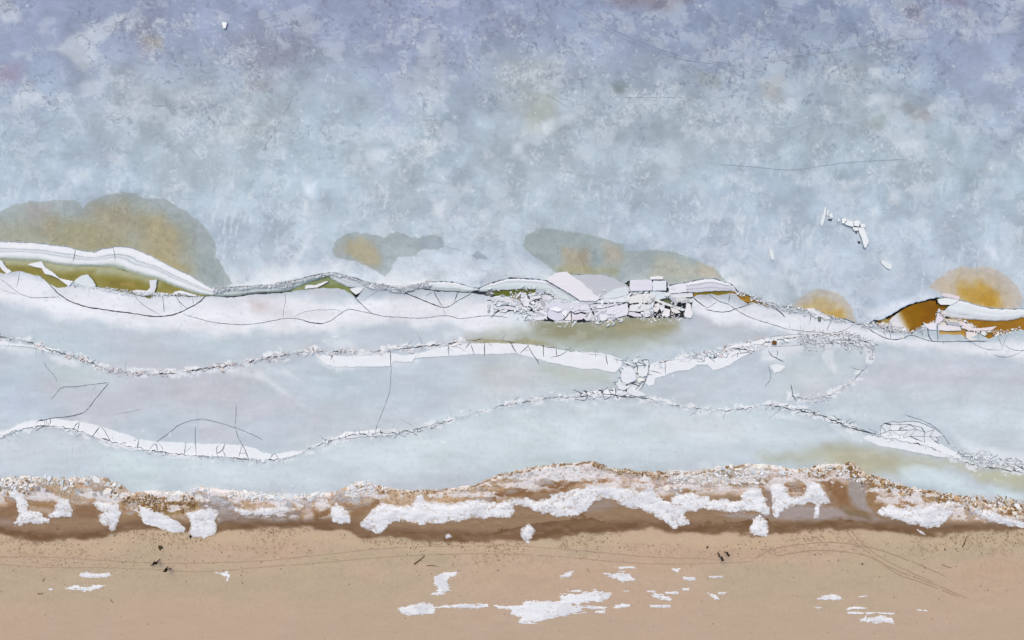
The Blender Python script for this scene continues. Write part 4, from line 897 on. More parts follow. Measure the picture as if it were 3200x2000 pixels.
strip_slab('b 2110,910 2200,872 2300,842 2419,814 c 150,824 330,842 440,903 560,973 640,1032', 'b 2110,942 2180,940 2280,925 2419,925 c 100,915 200,915 300,935 380,970 430,1020 560,1046 640,1046',
           [(0, .12, (222, 226, 238)), (.15, .35, (216, 221, 234)), (.3, .36, (188, 196, 206)), (.38, .36, (216, 226, 232)), (.7, .25, (208, 222, 228)), (1, -.06, (226, 231, 238))], 'smooth white arched slab left of the rubble heap', seed=51)
strip_slab('c 1640,860 1730,840 1830,818 1920,823 2000,848 2080,878 2115,928', 'c 1645,946 1760,950 1850,936 2000,932 2080,936 2115,942',
           [(0, .12, (226, 228, 238)), (.2, .36, (222, 224, 236)), (.35, .36, (176, 180, 192)), (.42, .36, (220, 222, 236)), (.6, .3, (214, 214, 230)), (.7, .28, (178, 180, 194)), (.78, .26, (224, 226, 238)), (1, .0, (214, 216, 226))], 'layered white slab at the right end of the rubble heap', seed=61)
strip_slab('d 1740,1040 1800,1021 1900,1050 2000,1080 2150,1109 2419,1109 P 3310,970', 'd 1640,1150 1700,1185 1800,1198 1880,1200 2000,1212 2150,1222 2300,1212 2419,1182 P 3310,990',
           [(0, .1, (228, 230, 238)), (.1, .25, (226, 230, 239)), (.35, .34, (214, 224, 230)), (.5, .34, (226, 230, 240)), (.7, .3, (206, 214, 224)), (.85, .15, (224, 226, 234)), (1, -.12, (222, 214, 204))], 'long white slab along the right amber pool', seed=71)

# ------------------------------------------------------------------ separate blocks lying about
def block_mesh(P, zt, thick, tx, ty, col, seed, rough_amp=.7, top_scale=.99, side=(192, 202, 212), colf=None):
    c = P.mean(0); P = c + (P - c) * 1.05; Q = corner_poly(P, 5.0, rough_amp, seed); n = len(Q); c = Q.mean(0)
    def zz(q): return zt + (q[:, 0] - c[0]) * S * tx + (q[:, 1] - c[1]) * S * ty
    top = c + (Q - c) * top_scale
    r1 = np.column_stack([wx(top[:, 0]), wy(top[:, 1]), zz(top)]); r2 = np.column_stack([wx(Q[:, 0]), wy(Q[:, 1]), zz(Q) - min(.015, thick * .2)]); r3 = r2.copy(); r3[:, 2] = zz(Q) - thick
    from mathutils.geometry import tessellate_polygon
    T = tessellate_polygon([[Vector((float(a), float(b), 0)) for a, b in r1[:, :2]]]); T = np.array(T)
    a = r1[T][:, :, :2]; cr = (a[:, 1, 0] - a[:, 0, 0]) * (a[:, 2, 1] - a[:, 0, 1]) - (a[:, 2, 0] - a[:, 0, 0]) * (a[:, 1, 1] - a[:, 0, 1])
    T[cr < 0] = T[cr < 0][:, ::-1]
    i = np.arange(n); j = (i + 1) % n
    area_ = np.sum(r1[i, 0] * r1[j, 1] - r1[j, 0] * r1[i, 1])
    q1 = np.stack([i, n + i, n + j, j], 1); q2 = np.stack([2 * n + i, 3 * n + i, 3 * n + j, 2 * n + j], 1)
    if area_ < 0: q1 = q1[:, ::-1]; q2 = q2[:, ::-1]
    cc = np.tile(np.array(col, float), (n, 1)) * (1 + .03 * (RNG.random((n, 1)) - .5))
    if colf is not None: cc = colf(top[:, 0], top[:, 1])
    cs = np.tile(np.array(side, float), (n, 1))
    V = np.vstack([r1, r2, r2, r3]); C = np.vstack([alb(cc), alb(cc), alb(cs), alb(cs * .85)])
    return mesh_np('ice_block', V, [T, q1, q2], C, False)
def block(t, label, zt=.22, thick=.3, tx=0, ty=0, col=(226, 229, 240), name='ice_block', group='blocks of the rubble heap', cat='ice block', parent=None, seed=None, **kw):
    me = block_mesh(pts(t), zt, thick, tx, ty, col, seed or random.randint(1, 9999), **kw)
    o = recentre(obj(name, me, M_PLATE))
    if parent is None: tag(o, label, cat, group)
    else:
        o.parent = parent; o.location = o.location - parent.location
    return o
G1 = 'broken pieces floating in the left pool'
block('a 270,688 330,672 395,662 432,718 500,758 560,812 690,842 650,884 600,850 555,815 480,785 430,775 402,725 340,712', 'jagged white ice spur bridging the left olive pool', .08, .25, .02, .05, group=G1)
block('a 690,855 740,815 760,800 780,790 830,782 870,825 905,885 840,892 760,868', 'small triangular white block jutting into the left olive pool', .10, .25, .05, -.05, (218, 226, 234), group=G1)
block('a 1415,838 1482,830 1475,900 1452,952 1388,938 1422,900', 'narrow white ice bridge crossing the left olive pool', .06, .22, 0, -.05, (220, 222, 234), group=G1)
block('a 1250,935 1300,925 1420,935 1440,960 1400,975 1290,968', 'thin white sliver on the lower rim of the left pool', .08, .2, group=G1)
block('a 1450,958 1520,950 1590,958 1580,975 1480,980', 'small flat white shard right of the narrow ice bridge', .06, .2, group=G1)
block('a 1625,975 1660,940 1710,932 1780,952 1850,972 1860,990 1760,975 1700,955', 'pale ice curl at the tip of the left pool', .08, .2, group=G1)
block('a -30,650 20,650 60,715 110,750 70,775 30,740 0,700 -30,690', 'white ice corner at the left edge of the olive pool', .10, .25, group=G1)
G2 = 'blocks of the rubble heap'
block('b 465,912 470,885 490,878 560,880 640,850 680,845 640,870 580,900', 'white ice splinter in the narrow grey green pool', .0, .2, .05, .02, group=G2)
block('b 890,915 950,900 1015,905 985,945 945,968 905,938', 'small white block wedged in the black triangular crack', .05, .25, .05, .1, (216, 221, 230), group=G2)
block('b 2190,930 2240,925 2245,975 2200,985 2170,960', 'small dark grey lump at the foot of the arched slab', .02, .25, 0, 0, (120, 124, 126), group=G2)
block('b 2250,990 2330,975 2400,1000 2400,1050 2340,1065 2270,1040 2240,1010', 'rounded white block below the thin dark green pool', .1, .3, .03, .05, (222, 230, 236), group=G2)
block('c 335,835 380,800 440,770 520,760 560,795 660,860 740,940 820,1000 780,1025 640,1022 560,968 430,892', 'big tilted pinkish white slab standing left of the rubble heap', .42, .5, -.05, .06, (226, 224, 236), group=G2)
block('c 562,797 700,786 850,790 950,820 1060,870 1098,905 1088,968 980,985 850,1018 822,1000 742,940 662,862', 'grey translucent ice plate behind the tilted pinkish slab', .16, .3, 0, 0, (190, 194, 206), group=G2)
block('c 900,960 980,915 1060,900 1096,912 1090,968 980,1000 900,1010 860,1000', 'white crust lying on the grey translucent plate', .24, .1, 0, 0, (214, 222, 232), group=G2)
block('c 560,1036 640,1026 850,1022 980,990 1100,962 1098,1036 900,1046 700,1048 600,1048', 'white ledge below the tilted pinkish slab', .18, .35, 0, .03, (222, 227, 236), group=G2)
for t, lb, z, tx, ty, col in [
    ('c 1118,838 1310,830 1322,872 1312,928 1124,936 1112,895', 'big square lilac white ice block in the rubble heap', .5, .0, .05, (216, 216, 232)),
    ('c 1330,842 1452,840 1450,930 1322,930 1328,890', 'square white ice block right of the lilac block', .48, -.03, .03, (222, 226, 238)),
    ('c 1300,806 1380,795 1425,800 1420,825 1310,828', 'thin white crumb row above the square blocks', .34, 0, .1, (226, 228, 236)),
    ('c 1308,938 1450,948 1452,1000 1400,1012 1330,1008 1300,970', 'pale blue ice block under the square white block', .3, 0, -.05, (212, 224, 234)),
    ('c 1482,892 1560,872 1640,862 1642,942 1560,952 1484,960', 'tilted white block left of the layered slab', .42, .03, .04, (224, 226, 238)),
    ('c 1484,968 1600,956 1700,958 1705,990 1600,1000 1500,996', 'long white ledge under the layered slab', .24, 0, -.03, (222, 226, 234)),
    ('c 1105,1000 1140,985 1200,968 1280,962 1335,990 1350,1010 1300,1048 1190,1042 1112,1052', 'cream white block below the lilac block', .34, -.04, -.05, (230, 230, 232)),
    ('c 1118,1070 1190,1060 1300,1066 1330,1090 1270,1112 1200,1130 1110,1122', 'cream white slab low in the rubble heap', .28, .03, -.06, (226, 228, 234)),
    ('c 1105,1130 1150,1135 1210,1150 1220,1180 1150,1175 1100,1160', 'small lilac ice chunk at the lower heap edge', .14, .05, .05, (214, 212, 226)),
    ('c 1345,1008 1400,1028 1480,1056 1560,1082 1640,1108 1602,1122 1500,1084 1400,1050 1350,1030', 'long thin curved ice splinter across the heap', .32, .0, -.1, (230, 230, 230)),
    ('c 1258,1112 1340,1090 1330,1140 1300,1170 1262,1182 1228,1160', 'angular white chunk at the lower edge of heap', .2, -.05, .05, (222, 222, 234)),
    ('c 1350,1062 1385,1050 1392,1090 1372,1132 1345,1130 1338,1100', 'small upright white chunk in mid heap', .26, .1, 0, (226, 226, 232)),
    ('c 1395,1062 1440,1080 1432,1110 1412,1130 1392,1100', 'tiny white chunk beside the upright chunk', .2, .05, .05, (224, 226, 234)),
    ('c 1440,1098 1492,1114 1484,1168 1452,1182 1420,1152', 'hexagonal white chunk at the foot of the heap', .2, .03, .04, (230, 228, 236)),
    ('c 1500,1090 1560,1105 1590,1140 1550,1146 1510,1130', 'flat cream chip right of the hexagonal chunk', .12, .02, .02, (226, 226, 226)),
    ('c 1648,1042 1680,1060 1702,1150 1684,1190 1632,1182 1624,1150 1640,1100', 'tall rounded white tooth of ice right of heap', .3, .04, .03, (228, 228, 236)),
    ('c 1500,1004 1600,1004 1702,1010 1692,1042 1620,1050 1560,1032', 'pale green white slab right in the heap', .26, .0, -.04, (222, 228, 228)),
    ('c 1120,945 1180,938 1240,945 1190,962 1130,962', 'thin white lip in the shadowed pool', .1, .0, .0, (210, 216, 216)),
    # lower left field of the heap
    ('c 340,1054 560,1048 600,1050 545,1125 500,1180 475,1205 405,1212 345,1182 335,1120', 'large flat lilac white slab in the left heap', .24, .01, -.03, (216, 218, 234)),
    ('c 195,1148 260,1122 330,1106 328,1178 300,1205 225,1210 188,1185', 'rounded white slab at the left foot of the heap', .22, .02, .03, (224, 226, 238)),
    ('c 560,1052 720,1050 732,1108 755,1128 715,1140 650,1132 600,1146 556,1122', 'oblong lilac slab in the centre of the left heap', .26, 0, -.03, (220, 218, 234)),
    ('c 735,1060 860,1062 1060,1046 900,1085 765,1108 745,1090', 'wedge shaped white slab in the left heap', .26, 0, -.03, (222, 220, 236)),
    ('c 770,1118 900,1096 1080,1056 1092,1120 1078,1162 1000,1182 900,1188 830,1182 790,1156', 'big smooth white slab in the middle of heap', .3, .02, -.02, (224, 224, 238)),
    ('c 495,1205 552,1138 558,1208 520,1212', 'white triangular shard under the oblong slab', .14, .0, .05, (228, 228, 234)),
    ('c 565,1140 600,1160 650,1146 720,1160 690,1180 655,1205 570,1208', 'lilac chip right of the triangular shard', .12, .0, .04, (218, 214, 228)),
    ('c 665,1178 735,1128 760,1150 790,1190 770,1215 700,1212', 'pale chunk under the big smooth slab', .14, .03, .05, (220, 220, 230)),
    ('c 780,1180 825,1205 800,1224 776,1218', 'small cream tooth under the smooth slab', .1, .0, .05, (230, 228, 222)),
    ('c 885,1195 962,1190 958,1222 920,1215', 'pointed lilac shard at the heap lower rim', .1, .0, .05, (214, 212, 224)),
    ('c 400,1222 470,1214 560,1218 540,1232 460,1238', 'thin lilac rim of ice on the olive patch', .08, 0, 0, (214, 214, 226)),
    # left tail of the heap
    ('c 88,965 130,955 162,1048 150,1080 118,1080 84,1022', 'tall white tooth of ice in the left tail of the heap', .3, .05, .04, (226, 226, 236)),
    ('c 165,965 215,950 265,975 220,1010 175,1030', 'white chip right of the tall tooth', .2, 0, .05, (220, 222, 232)),
    ('c 275,985 330,970 400,1002 360,1012 300,1025', 'lilac chip below the arched slab end', .2, 0, .05, (214, 214, 228)),
    ('c 190,1068 235,1040 300,1018 340,1010 335,1090 265,1108 205,1120', 'pinkish white slab in the left tail of heap', .2, .02, .03, (222, 220, 230)),
    ('c 345,1016 420,1012 520,1030 560,1040 340,1048', 'pale ledge between the arched slab and heap', .16, 0, 0, (210, 218, 228)),
    ('c -80,1010 -20,1000 40,1020 75,1060 20,1080 -60,1060', 'rough pinkish slab at the far left of heap', .2, .02, .03, (218, 216, 228)),
    ('c 60,1040 110,1085 180,1105 150,1125 90,1105 30,1085', 'thin white sliver low in the left tail', .14, .0, .02, (224, 224, 232)),
    ('c -80,1070 0,1085 80,1108 -10,1115 -90,1100', 'broken white crust edge left of the heap', .12, .0, .02, (222, 222, 232)),
    ('c 0,975 60,960 80,1010 40,1030 0,1005', 'small grey brown lump in the left tail', .1, .05, .0, (150, 140, 112)),
    ]:
    block(t, lb, .6 * z + .04, .34, tx, ty, col, group=G2)
G3 = 'broken ice around the amber pools'
def shelf_col(x, y):
    u = sstep(2400 + 1230 * .3307, 2400 + 1375 * .3307, x - (y - 1000) * .15)
    c = np.empty((len(x), 3)); c[:] = (216, 216, 226); return mixc(c, (184, 142, 56), u)
me_t = 'd 1152,1205 1215,1150 1290,1108 1340,1150 1372,1210 1380,1280 1350,1305 1290,1322 1230,1318 1170,1302 1148,1255'
P_ = pts(me_t)
sh = sheet('ice_shelf', P_, lambda X, Y: -.13 + .05 * (fbm(X / 20, Y / 20, 951, 3) - .5), lambda X, Y, d: mixc(np.zeros(X.shape + (3,)) + np.array((218, 218, 228.)), (142, 100, 10), sstep(115, 8, 1290 + ((Y - 600) / .3307 - 1108) * .52 - (X - 2400) / .3307)) * (1 + .10 * (fbm(X / 14 + Y / 20, Y / 5, 953, 4) - .5))[..., None], M_PLATE, 1.6, 0.0)
tag(sh, 'sunken pale ice shelf fading into the amber pool', 'ice shelf', G3)
for t, lb, z, tx, ty, col in [
    ('d 1602,1012 1700,1002 1735,1012 1795,1022 1745,1052 1712,1066 1622,1062 1606,1045', 'white block at the top right of the deep amber pool', .25, 0, .05, (226, 232, 238)),
    ('d 1640,958 1720,966 1800,990 1795,1018 1700,998 1640,985', 'pinkish row of crumbs above the right amber slab', .2, 0, 0, (222, 212, 222)),
    ('d 1462,1232 1500,1248 1560,1238 1590,1240 1580,1300 1520,1300 1490,1275', 'white jagged block on the lower rim of deep amber pool', .18, 0, .05, (224, 224, 236)),
    ('d 1590,1178 1640,1175 1650,1200 1610,1240 1575,1245', 'knobbly white block between the two amber pools', .2, 0, .05, (222, 216, 232)),
    ('d 1612,1258 1800,1262 1820,1305 1700,1312 1612,1306', 'flat white slab lying in the wide amber pool', .04, 0, .02, (224, 222, 232)),
    ('d 1680,1222 1760,1228 1840,1262 1800,1268 1700,1252', 'grey crushed ice streak above the wide amber pool', .1, 0, 0, (176, 180, 190)),
    ('d 1800,1232 1855,1230 1900,1262 1955,1288 2050,1282 2150,1268 2110,1300 1960,1312 1880,1300 1840,1275', 'curved pinkish white splinter crossing the wide amber pool', .06, 0, .03, (226, 216, 224)),
    ('d 1880,1235 1940,1260 1955,1280 1900,1265', 'small white chip in the wide amber pool', .04, .0, .0, (226, 222, 226)),
    ('d 2010,1315 2060,1320 2050,1360 2020,1350', 'small broken white cube in the wide amber pool', .08, .0, .05, (222, 226, 230)),
    ('d 2100,1310 2150,1320 2190,1345 2130,1345', 'brown ice chip in the wide amber pool', .0, .0, .0, (170, 130, 70)),
    ('d 1870,1320 1940,1330 1985,1350 1985,1395 1910,1400 1870,1380', 'white slab corner dipping into the wide amber pool', .1, -.08, .05, (228, 222, 222)),
    ('d 1075,1215 1120,1200 1150,1215 1140,1250 1100,1262 1078,1250', 'olive ice lump at the left tip of deep amber pool', -.05, 0, 0, (160, 140, 80)),
    ('d 1040,1265 1090,1235 1105,1262 1085,1285', 'pink white chip left of the deep amber pool', .08, 0, 0, (222, 206, 206)),
    ('d 1110,1245 1130,1240 1125,1258 1112,1258', 'tiny white ice chip at the black crack', .06, 0, 0, (230, 232, 228)),
    ('d 365,1100 420,1100 455,1122 505,1148 585,1190 560,1200 500,1180 430,1150 380,1128', 'jagged white crust below the small golden dome', .2, 0, .03, (228, 228, 236)),
    ('d 470,1180 500,1190 495,1225 470,1220', 'dark green hole plug in the white crust', .12, 0, 0, (112, 118, 104)),
    ('d 40,1405 78,1410 75,1445 35,1440', 'rusty brown lump frozen into the white belt', .2, 0, 0, (110, 72, 24)),
    ]:
    block(t, lb, z, .26, tx, ty, col, group=G3)

for k, (t, w) in enumerate([('a 716,545 706,600 690,655', 1.6), ('a 1073,530 1085,590 1092,650', 1.1), ('d 1880,1060 1870,1100 1830,1120', 1.0), ('d 1790,1150 1900,1165 2000,1150', 1.0), ('d 2260,1115 2255,1150', 1.0), ('c 1825,825 1835,900', 1.0)]):
    ribbon('crack', pts(t), w, lambda a, b: a * 0 + .085, (120, 128, 138), M_PLATE, lake, 560 + k, 1.0, .1, lift=.02)
# ------------------------------------------------------------------ shore ice: the stained, frozen rim of the beach
SB = []
def sblob(t, c, soft=7, a=.9, warp=6):
    c = np.array(c, float); c = c + (c.mean() - c) * .14 + 3
    SB.append((pts(t), c, soft, a, warp))
LIL = (196, 194, 206); GRY = (158, 160, 168); TAN = (190, 160, 132); PNK = (206, 184, 172); BRN = (130, 96, 62); DBR = (104, 74, 44); SNW = (224, 226, 234)
for t, c, s, a in [
    ('i -100,330 60,320 140,360 150,470 100,560 -100,600', (140, 104, 74), 12, .9), ('i -100,360 60,360 120,420 60,460 -100,460', (182, 142, 104), 8, .7), ('i -100,540 80,560 160,610 -100,640', (150, 128, 120), 12, .7),
    ('i -100,220 60,200 250,210 300,250 200,280 100,290 -100,270', SNW, 7, .9), ('i -100,290 130,285 200,330 120,345 -100,340', (164, 168, 174), 7, .8), ('i 170,290 300,270 440,280 300,330 180,320', (188, 190, 200), 7, .7), ('i 300,210 450,205 540,230 450,280 320,270', (188, 196, 200), 8, .8),
    ('i 280,310 350,308 425,365 410,380 330,372', (126, 126, 136), 4, .9), ('i 200,345 280,330 400,385 420,405 240,400', (182, 176, 178), 5, .8), ('i 440,260 540,240 580,330 560,400 450,400', (184, 164, 140), 7, .85), ('i 590,320 665,320 660,372 600,375', (172, 182, 194), 4, .9),
    ('i 730,330 900,325 945,370 880,420 790,415 735,375', (154, 158, 166), 5, .95), ('i 660,315 740,320 730,380 660,370', SNW, 4, .8), ('i 560,390 700,400 700,440 570,440', (176, 158, 140), 6, .8), ('i 210,400 460,420 450,470 230,460', (150, 110, 66), 6, .85), ('i 580,440 760,450 790,560 600,540', (136, 100, 70), 9, .85), ('i 220,450 440,470 400,520 230,500', (184, 158, 142), 7, .8),
    ('i 900,380 1010,350 1030,380 960,420 900,430', (216, 212, 216), 5, .8), ('i 960,400 1020,395 1120,395 1110,600 980,605 950,500', (156, 122, 86), 8, .9), ('i 1000,420 1090,430 1080,470 1010,460', (196, 176, 166), 5, .8),
    ('i 1020,390 1200,385 1270,440 1380,420 1540,415 1575,465 1450,500 1290,525 1200,485 1080,430', (146, 116, 66), 6, .95), ('i 1150,345 1300,350 1330,335 1580,350 1600,400 1500,420 1330,415 1250,430 1180,385', (220, 226, 234), 6, .95),
    ('i 1590,355 1720,365 1860,430 1820,445 1640,425', (176, 182, 194), 6, .95), ('i 1560,430 1640,425 1880,455 1880,490 1760,500 1600,490', (142, 130, 132), 6, .9), ('i 1780,370 1880,400 1930,460 1860,440', (222, 218, 220), 5, .9), ('i 1640,345 1800,360 1850,400 1700,370', (196, 170, 150), 5, .6),
    ('i 1700,500 1850,500 2016,500 j 380,478 345,550 200,560 0,565 i 1850,570 1720,550', (142, 126, 118), 6, .9), ('i 1720,560 2016,575 j 330,545 335,630 0,640 i 1860,640 1720,640', (192, 190, 204), 6, .9), ('i 1700,640 2016,640 j 600,640 600,660 0,665 i 1700,660', (134, 100, 66), 4, .8),
    ('j 0,400 120,390 140,460 60,490 0,490', (206, 182, 172), 6, .8), ('j 130,395 250,400 300,470 200,480 140,440', (170, 178, 194), 6, .9), ('j 250,385 360,390 390,450 330,470 270,420', (224, 222, 232), 5, .9), ('j 380,380 440,370 470,560 460,620 370,620 400,480', (206, 184, 182), 6, .8),
    ('j 440,480 500,500 590,470 580,590 470,580', (136, 98, 62), 8, .9), ('j 450,390 560,385 580,460 520,490 470,470', (222, 222, 234), 5, .8), ('j 590,370 700,360 700,420 640,430 590,440', (184, 166, 164), 6, .8), ('j 700,330 830,310 830,420 740,430', (212, 220, 230), 5, .85), ('j 840,270 960,280 975,330 850,330', (188, 178, 190), 5, .95), ('j 860,255 900,250 905,280 870,290', (146, 124, 70), 3, .8),
    ('j 690,440 800,450 900,420 1000,380 1000,430 900,490 860,500 790,560 740,530', (142, 106, 72), 9, .9), ('j 820,330 970,330 1000,380 900,420 820,400', (196, 176, 168), 6, .7), ('j 970,330 1250,345 1260,440 1180,465 1060,435 980,420', (200, 170, 140), 8, .9), ('j 980,345 1060,345 1040,385 970,400', (162, 128, 90), 6, .7),
    ('j 1330,340 1660,335 1880,285 2016,255 k 60,260 0,370 j 1850,430 1740,400 1500,445 1380,455 1320,420', (194, 160, 122), 8, .95), ('j 1790,350 2016,320 k 300,262 560,260 420,330 100,380 0,380 j 1850,430', (136, 94, 56), 10, .95), ('j 1400,385 1700,370 1780,390 1500,420', (206, 174, 142), 7, .7),
    ('k -100,200 100,180 300,130 500,92 640,118 745,205 700,235 500,245 280,245 0,250', (220, 222, 232), 6, .95), ('k 0,265 150,240 350,250 200,290 0,310', (186, 174, 176), 8, .8), ('k 520,120 640,130 730,200 600,215 540,190', (212, 200, 206), 8, .7),
    ('k 740,215 900,225 1100,235 1400,285 1900,300 1950,320 1800,370 1500,350 1300,350 1180,360 1000,315 760,290', (208, 182, 170), 7, .95), ('k 1120,290 1250,345 1230,420 1190,410', (160, 122, 86), 6, .8), ('k 1270,330 1400,318 1500,345 1600,335 1590,365 1480,370 1300,360', (150, 112, 60), 6, .8), ('k 560,270 740,240 760,280 660,290', (164, 116, 74), 7, .8),
    ('k 640,150 760,130 1000,170 1300,160 1500,140 1480,190 1300,190 1000,180 840,190', (190, 196, 206), 7, .8), ('k 1180,200 1300,190 1400,200 1620,270 1500,285 1250,270', (226, 226, 234), 5, .9), ('k 1500,130 1900,120 2016,140 2016,270 1900,290 1650,270 1560,200', (176, 172, 170), 8, .85), ('k 1650,270 1850,265 1850,295 1660,290', (142, 108, 60), 5, .8), ('k 1960,260 2016,240 2016,420 1985,420', (150, 112, 80), 8, .8),
    ('k 590,450 700,400 850,440 780,480 600,500', (150, 136, 130), 12, .7), ('k 1640,520 1800,510 2016,530 2016,560 1700,545', (160, 150, 152), 6, .7),
    ('l -20,200 100,190 340,195 350,240 100,250 -20,240', (206, 184, 174), 7, .9), ('l 115,275 310,290 300,335 220,385 150,360', (150, 106, 66), 7, .95), ('l 0,260 40,270 40,560 -40,560', (150, 130, 126), 9, .7),
    ('l 350,200 480,200 620,290 640,460 560,430 450,310', (140, 98, 62), 9, .95), ('l 380,180 520,170 620,240 600,285 450,230', (204, 186, 180), 7, .85), ('l 620,225 770,230 770,420 840,520 700,480 640,380', (156, 146, 146), 8, .9), ('l 760,280 830,300 910,400 890,480 780,440', (150, 112, 72), 7, .9), ('l 760,220 870,260 960,340 900,400 800,300', (214, 200, 196), 6, .85),
    ('l 950,290 1030,290 1030,350 970,360', (226, 224, 230), 5, .9), ('l 960,360 1080,340 1100,450 1000,470', (166, 126, 90), 8, .85), ('l 1080,360 1180,370 1230,410 1210,445 1110,430', (216, 208, 210), 5, .9), ('l 1020,430 1220,445 1210,480 1040,480', (158, 116, 78), 6, .8), ('l 1200,330 1400,340 1440,420 1300,440 1220,400', (172, 140, 100), 6, .85), ('l 1400,380 1700,430 2016,480 2016,560 1800,520 1560,440', (176, 136, 92), 6, .9), ('l 1700,430 1850,440 1950,500 1900,520 1780,480', (190, 148, 104), 6, .8),
    ('l 40,480 250,440 560,470 900,560 1200,640 1150,660 700,580 300,570 60,560', (160, 148, 150), 10, .85), ('l 1450,440 1600,460 1800,560 2016,600 2016,640 1750,580', (196, 190, 202), 6, .8), ('l 560,460 780,510 820,560 640,540', (120, 96, 62), 7, .7)]:
    sblob(t, c, s, a, 6)
def shore_col(px, py, d):
    c = np.empty(px.shape + (3,)); c[:] = (184, 158, 134)
    u = d + 20 * (fbm(px / 50, py / 34, 1001, 4) - .5)
    c = mixc(c, (146, 120, 96), sstep(66, 110, u)); c = mixc(c, (222, 220, 226), sstep(22, 6, u) * .85 * sstep(.38, .56, fbm(px / 130, py / 90, 1051, 3)))
    c = apply_blobs(c, px, py, SB)
    w1 = fbm(px / 44, py / 26, 1011, 4)
    con = np.abs(((w1 * 9 + d / 30) % 1) - .5)          # banded, agate-like melt lines
    c = mixc(c, (128, 94, 56), sstep(.10, .02, con) * .5 * sstep(90, 55, d) * sstep(-2, 8, d))
    c = mixc(c, (216, 198, 186), sstep(.40, .49, con) * .35 * sstep(80, 40, d))
    w2 = fbm(px / 30 + 7, py / 15, 1031, 5, .58); con2 = np.abs(((w2 * 7 + d / 26) % 1) - .5)
    c = mixc(c, (112, 80, 46), sstep(.085, .02, con2) * .75 * sstep(85, 50, d) * sstep(-2, 6, d) * sstep(.42, .58, fbm(px / 80, py / 40, 1033, 3)))
    c = mixc(c, (110, 80, 48), sstep(4.5, 1.5, np.abs(u - 7)) * .8 * sstep(.40, .52, fbm(px / 70, py / 50, 1053, 3)) * sstep(1150, 1350, px))
    fl = fbm(px / 8, py / 6, 1013, 4)
    xq = px + 18 * (fbm(px / 20, py / 14, 1041, 3) - .5); yq = py + 14 * (fbm(px / 20, py / 14, 1043, 3) - .5)
    rag = fbm(xq / 46, yq / 15, 1045, 5, .56)
    c = mixc(c, (226, 222, 228), sstep(.515, .575, rag) * .85 * sstep(92, 62, d))
    c = mixc(c, (172, 170, 178), sstep(.42, .36, rag) * .6 * sstep(95, 60, d) * sstep(.45, .6, fbm(px / 110, py / 60, 1047, 2)))
    c = mixc(c, (232, 230, 236), sstep(.60, .72, fl) * .30 * sstep(.45, .6, fbm(px / 60, py / 20, 1015, 3)) * sstep(95, 60, d))
    c = mixc(c, (92, 68, 44), sstep(.36, .28, fl) * .3 * sstep(70, 40, d))
    return c * (1 + .10 * (fbm(px / 4, py / 4, 1017, 3) - .5))[..., None]
STEP_ = 2.0; xs = np.arange(-160, 3360, STEP_); ds = np.arange(-9, 178, STEP_)
X = np.repeat(xs[None, :], len(ds), 0); E_ = np.interp(xs, edge_r[:, 0], edge_r[:, 1]); Y = E_[None, :] + ds[:, None]; D = np.repeat(ds[:, None], len(xs), 1)
SC_ = shore_col(X, Y, D)
w1 = fbm(X / 44, Y / 26, 1011, 4); terr = np.floor(w1 * 9 + D / 30) * .05
wetd = yline(WET, X) - Y + 14 * (fbm(X / 26, Y / 16, 1021, 4) - .5)
hh = np.interp(D, [-9, -3, 2, 10, 40, 90, 130, 178], [-.3, -.05, .16, .30, .26, .14, .06, .02]) + .12 * (fbm(X / 26, Y / 14, 1023, 5) - .5) + .4 * (terr - .3) * sstep(110, 30, D) * .5
base_z = np.where(D < 0, np.maximum(sand_z(X, Y), -.1), sand_z(X, Y)); base_z = np.maximum(sand_z(X, Y), -.06 - .02 * (D < 0))
ZZ = base_z + hh * sstep(8, 50, wetd) - .06 * sstep(28, 10, wetd)
SC_ = mixc(SC_, (122, 96, 74), sstep(44, 20, wetd) * .9)
keep = (wetd > 14)[:-1, :-1] & (wetd > 14)[1:, 1:]
shore = obj('shore_ice', grid_mesh('shore_ice', X, Y, ZZ, alb(SC_), True, keep), M_SHORE); tag(shore, 'brown stained frozen rim between ice and sand', kind='structure')
def ground_col(px, py):
    i = np.clip(np.round((px - xs[0]) / STEP_).astype(int), 0, len(xs) - 1)
    j = np.round((py - E_[i] - ds[0]) / STEP_).astype(int); jj = np.clip(j, 0, len(ds) - 1)
    on = (j >= 0) & (j < len(ds)) & (wetd[jj, i] > 14)
    c = sand_col(px, py); c[on] = SC_[jj, i][on]; return c
def shore_z(px, py):
    i = np.clip(np.round((np.asarray(px) - xs[0]) / STEP_).astype(int), 0, len(xs) - 1); e = E_[i]
    j = np.clip(np.round((np.asarray(py) - e - ds[0]) / STEP_).astype(int), 0, len(ds) - 1)
    return np.maximum(ZZ[j, i], sand_z(px, py))

# ------------------------------------------------------------------ crushed ice: chips along the seams
def chip_mesh(seed, sides, round_=False):
    r = random.Random(seed); n = sides; an = sorted([(i + r.uniform(-.3, .3)) / n * 2 * math.pi for i in range(n)])
    ex = r.uniform(.6, 1.0)
    ring = [(math.cos(a) * r.uniform(.8, 1.1), math.sin(a) * ex * r.uniform(.8, 1.1)) for a in an]
    V = []; F = []
    tilt = (r.uniform(-.2, .2), r.uniform(-.2, .2)); ins = .72 if round_ else .92
    for x, y in ring: V.append((x * ins, y * ins, .42 + x * tilt[0] + y * tilt[1]))
    for x, y in ring: V.append((x, y, .30 + x * tilt[0] + y * tilt[1] if not round_ else .12))
    for x, y in ring: V.append((x * .95, y * .95, -.35))
    me = bpy.data.meshes.new('ice_chip')
    F.append(list(range(n)))
    for i in range(n):
        j = (i + 1) % n
        F.append([i, n + i, n + j, j]); F.append([n + i, 2 * n + i, 2 * n + j, n + j])
    me.from_pydata(V, [], F); me.update(); return me
